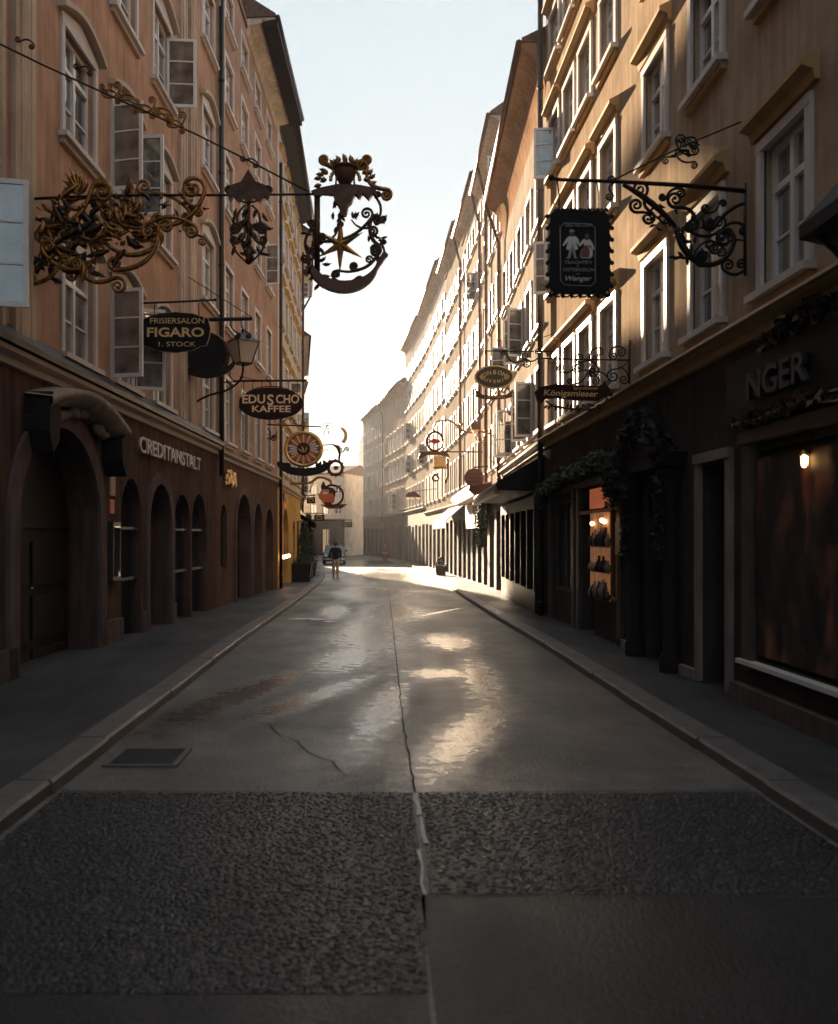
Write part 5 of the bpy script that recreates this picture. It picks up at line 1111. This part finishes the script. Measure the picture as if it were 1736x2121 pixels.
# people
def skin_chain(name, verts, edges, root, m, parent, sub=2):
    me = bpy.data.meshes.new(name); me.from_pydata([v[:3] for v in verts], edges, []); me.materials.append(M[m])
    o = bpy.data.objects.new(name, me); C.objects.link(o); o.parent = parent
    sk = o.modifiers.new('skin', 'SKIN'); sk.use_smooth_shade = True
    if not me.skin_vertices: 
        bpy.context.view_layer.objects.active = o
    lay = me.skin_vertices[0].data if me.skin_vertices else None
    if lay:
        for i, v in enumerate(verts): lay[i].radius = (v[3], v[4] if len(v) > 4 else v[3])
        lay[root].use_root = True
    ss = o.modifiers.new('sub', 'SUBSURF'); ss.levels = sub; ss.render_levels = sub
    return o
def person(label, x, y, H=1.75, top='jacket', legs='trousers', rz=0, stride=.16, arms=True):
    t = thing('person', label, 'person', (x, y, gz(y)), rz); k = H/1.75
    def V(*a): return tuple(q*k for q in a)
    sd = stride
    body = [V(0, 0, .95, .13, .10), V(0, 0, 1.15, .125, .09), V(0, 0, 1.38, .15, .10), V(0, 0, 1.48, .055), V(0, .01, 1.56, .06), V(0, .02, 1.64, .082, .095), V(0, .015, 1.71, .06, .07),
            V(-.20, 0, 1.42, .05), V(-.26, -.03, 1.15, .04), V(-.25, .05, .92, .03), V(-.25, .08, .85, .028, .014), V(.20, 0, 1.42, .05), V(.26, .02, 1.15, .04), V(.24, .10, .93, .03), V(.24, .13, .86, .028, .014),
            V(-.10, 0, .86, .085), V(-.10, sd*.55, .48, .06), V(-.10, sd*.3, .08, .042), V(-.11, sd*.3+.12, .035, .035, .025), V(.10, 0, .86, .085), V(.10, -sd*.2, .48, .06), V(.11, -sd, .10, .042), V(.12, -sd+.12, .035, .035, .025)]
    ed = [(0, 1), (1, 2), (2, 3), (3, 4), (4, 5), (5, 6), (2, 7), (7, 8), (8, 9), (9, 10), (2, 11), (11, 12), (12, 13), (13, 14), (0, 15), (15, 16), (16, 17), (17, 18), (0, 19), (19, 20), (20, 21), (21, 22)]
    for hx, hi in ((-.25, 10), (.24, 14)):
        hy = body[hi][1]/k
        for q, ln in ((-.022, .055), (-.008, .068), (.007, .064), (.02, .05)):
            i = len(body); body += [V(hx+.0, hy+q, .835, .008), V(hx+.004, hy+q+.006, .835-ln*.5, .0075), V(hx+.0, hy+q+.012, .835-ln, .0065)]; ed += [(hi, i), (i, i+1), (i+1, i+2)]
        i = len(body); body += [V(hx, hy+.035, .85, .009), V(hx, hy+.05, .815, .008)]; ed += [(hi-0, i), (i, i+1)]
    skin_chain('body', body, ed, 0, 'skin', t, 1)
    skin_chain('jacket', [V(0, 0, .88, .185, .14), V(0, 0, 1.1, .18, .13), V(0, 0, 1.36, .19, .125), V(0, 0, 1.47, .085), V(-.21, 0, 1.42, .075), V(-.275, -.03, 1.15, .062), V(-.26, .04, .93, .052), V(.21, 0, 1.42, .075), V(.275, .02, 1.15, .062), V(.25, .09, .94, .052)],
               [(0, 1), (1, 2), (2, 3), (2, 4), (4, 5), (5, 6), (2, 7), (7, 8), (8, 9)], 1, top, t, 2)
    skin_chain('trousers', [V(0, 0, .93, .16, .12), V(-.10, 0, .80, .105), V(-.10, sd*.55, .48, .085), V(-.10, sd*.3, .12, .075), V(.10, 0, .80, .105), V(.10, -sd*.2, .48, .085), V(.11, -sd, .14, .075)], [(0, 1), (1, 2), (2, 3), (0, 4), (4, 5), (5, 6)], 0, legs, t, 2)
    b = MB(); b.ball(V(0, -.005, 1.675), .108*k, 'hair', 1, 1.1, 1.05, 12); b.build('hair', t)
    b = MB()
    for q, yy in ((-1, sd*.3), (1, -sd)): b.ball(V(q*.11, yy+.05, .05), .1*k, 'shoe', .5, 1.35, .5, 10)
    b.build('shoes', t); return t
person('person in a dark jacket and pale trousers walking away in the middle of the lane', -1.96, 45.4, 1.72)
person('small distant person in a reddish coat at the right kerb far down the lane', .78, 72.5, 1.6, 'coat_red', 'coat_red')

# car
t = thing('parked_car', 'dark car facing the camera far down the lane behind the walking person', 'car', (-3.15, 71, gz(71)), rad(2))
sec = [(-2.1, .45, .62, .70), (-2.05, .30, .75, .80), (-1.2, .22, .92, .86), (-.9, .2, .95, .87), (1.0, .2, .98, .87), (1.9, .22, .93, .84), (2.1, .35, .75, .78), (2.14, .45, .65, .7)]
b = MB(); vs = []; prof = lambda y, z0, z1, hw: [(-hw*.92, y, z0), (-hw, y, z0+.18), (-hw*.97, y, z1-.12), (-hw*.85, y, z1), (hw*.85, y, z1), (hw*.97, y, z1-.12), (hw, y, z0+.18), (hw*.92, y, z0)]
for y, z0, z1, hw in sec: vs += prof(y, z0, z1, hw)
N = len(sec); b.add(vs, [(i*8+k, i*8+(k+1) % 8, i*8+8+(k+1) % 8, i*8+8+k) for i in range(N-1) for k in range(8)]+[list(range(8)), list(range((N-1)*8, N*8))], 'car_paint', False)
b.add([(-.70, -.45, 1.38), (.70, -.45, 1.38), (.68, 1.1, 1.38), (-.68, 1.1, 1.38), (-.66, -.4, 1.43), (.66, -.4, 1.43), (.64, 1.05, 1.43), (-.64, 1.05, 1.43)], [(0, 1, 5, 4), (1, 2, 6, 5), (2, 3, 7, 6), (3, 0, 4, 7), (4, 5, 6, 7)], 'car_paint')
body = b.build('body', t)
b = MB(); b.add([(-.80, -1.05, .93), (.80, -1.05, .93), (.82, 1.75, .93), (-.82, 1.75, .93), (-.69, -.44, 1.385), (.69, -.44, 1.385), (.67, 1.1, 1.385), (-.67, 1.1, 1.385)], [(0, 1, 5, 4), (1, 2, 6, 5), (2, 3, 7, 6), (3, 0, 4, 7)], 'glass_shop'); b.build('windows', t)
for sx in (-1, 1):
    for sy in (-1.35, 1.35):
        b = MB(); b.lathe((sx*.76, sy, .31), [(.31, -.1), (.33, -.08), (.33, .08), (.31, .1)], 'rubber', 18, 'x'); wo = b.build('wheel', t)
        b = MB(); b.lathe((sx*.76, sy, .31), [(.19, -.112), (.2, .112)], 'chrome', 14, 'x'); b.build('rim', wo)
    b = MB(); b.ball((sx*.62, -2.08, .66), .13, 'head_glass', 1.25, .4, .85, 10); b.build('headlight', t)
    b = MB(); b.box(sx*.86-.05, sx*.86+.09*sx+.05, -.75, -.62, .95, 1.08, 'car_paint'); b.build('mirror', t)
b = MB(); b.box(-.8, .8, -2.2, -2.08, .35, .5, 'chrome'); b.box(-.35, .35, -2.13, -2.09, .55, .72, 'frame_dark'); b.build('bumper', t)

# parasol, folded, dark, by the bend
t = thing('folded_parasol', 'tall folded dark parasol on the left pavement beyond the planters', 'parasol', (-3.7, 50, gz(50)+.085))
b = MB(); b.tube([(0, 0, 0), (0, 0, 2.9)], .03, 'wood_dark'); b.lathe((0, 0, 0), [(.25, 0), (.25, .06), (.05, .1)], 'iron', 12); b.build('pole', t)
b = MB(); b.lathe((0, 0, .9), [(.03, 0), (.22, .05), (.2, .8), (.10, 1.7), (.03, 1.95)], 'wood_dark', 10); b.build('canopy', t)
t = thing('left_awning', 'low dark awning of the far left shop over the pavement', 'awning', (-3.5, 43, 2.15), math.atan2(11, -.9))
t.name = 'shop_awning'
b = MB(); b.prism([(0, .55), (-.75, .1), (-.75, -.08), (-.70, -.08), (-.70, .05), (0, .48)], 'x', 0, 9, 'sign_black'); b.build('cloth', t)

# ------------------------------------------------------------ air
if True:
    m = bpy.data.materials.new('haze_air'); m.use_nodes = True; n = m.node_tree.nodes; n.clear()
    ou = n.new('ShaderNodeOutputMaterial'); pv = n.new('ShaderNodeVolumePrincipled'); pv.inputs['Color'].default_value = (.95, .95, 1, 1); pv.inputs['Density'].default_value = .0008; pv.inputs['Anisotropy'].default_value = .2
    m.node_tree.links.new(pv.outputs[0], ou.inputs['Volume']); M['haze_air'] = m
    b = MB(); b.box(-90, 90, -40, 420, -1.9, 45, 'haze_air'); tag(b.build('haze'), kind='stuff')
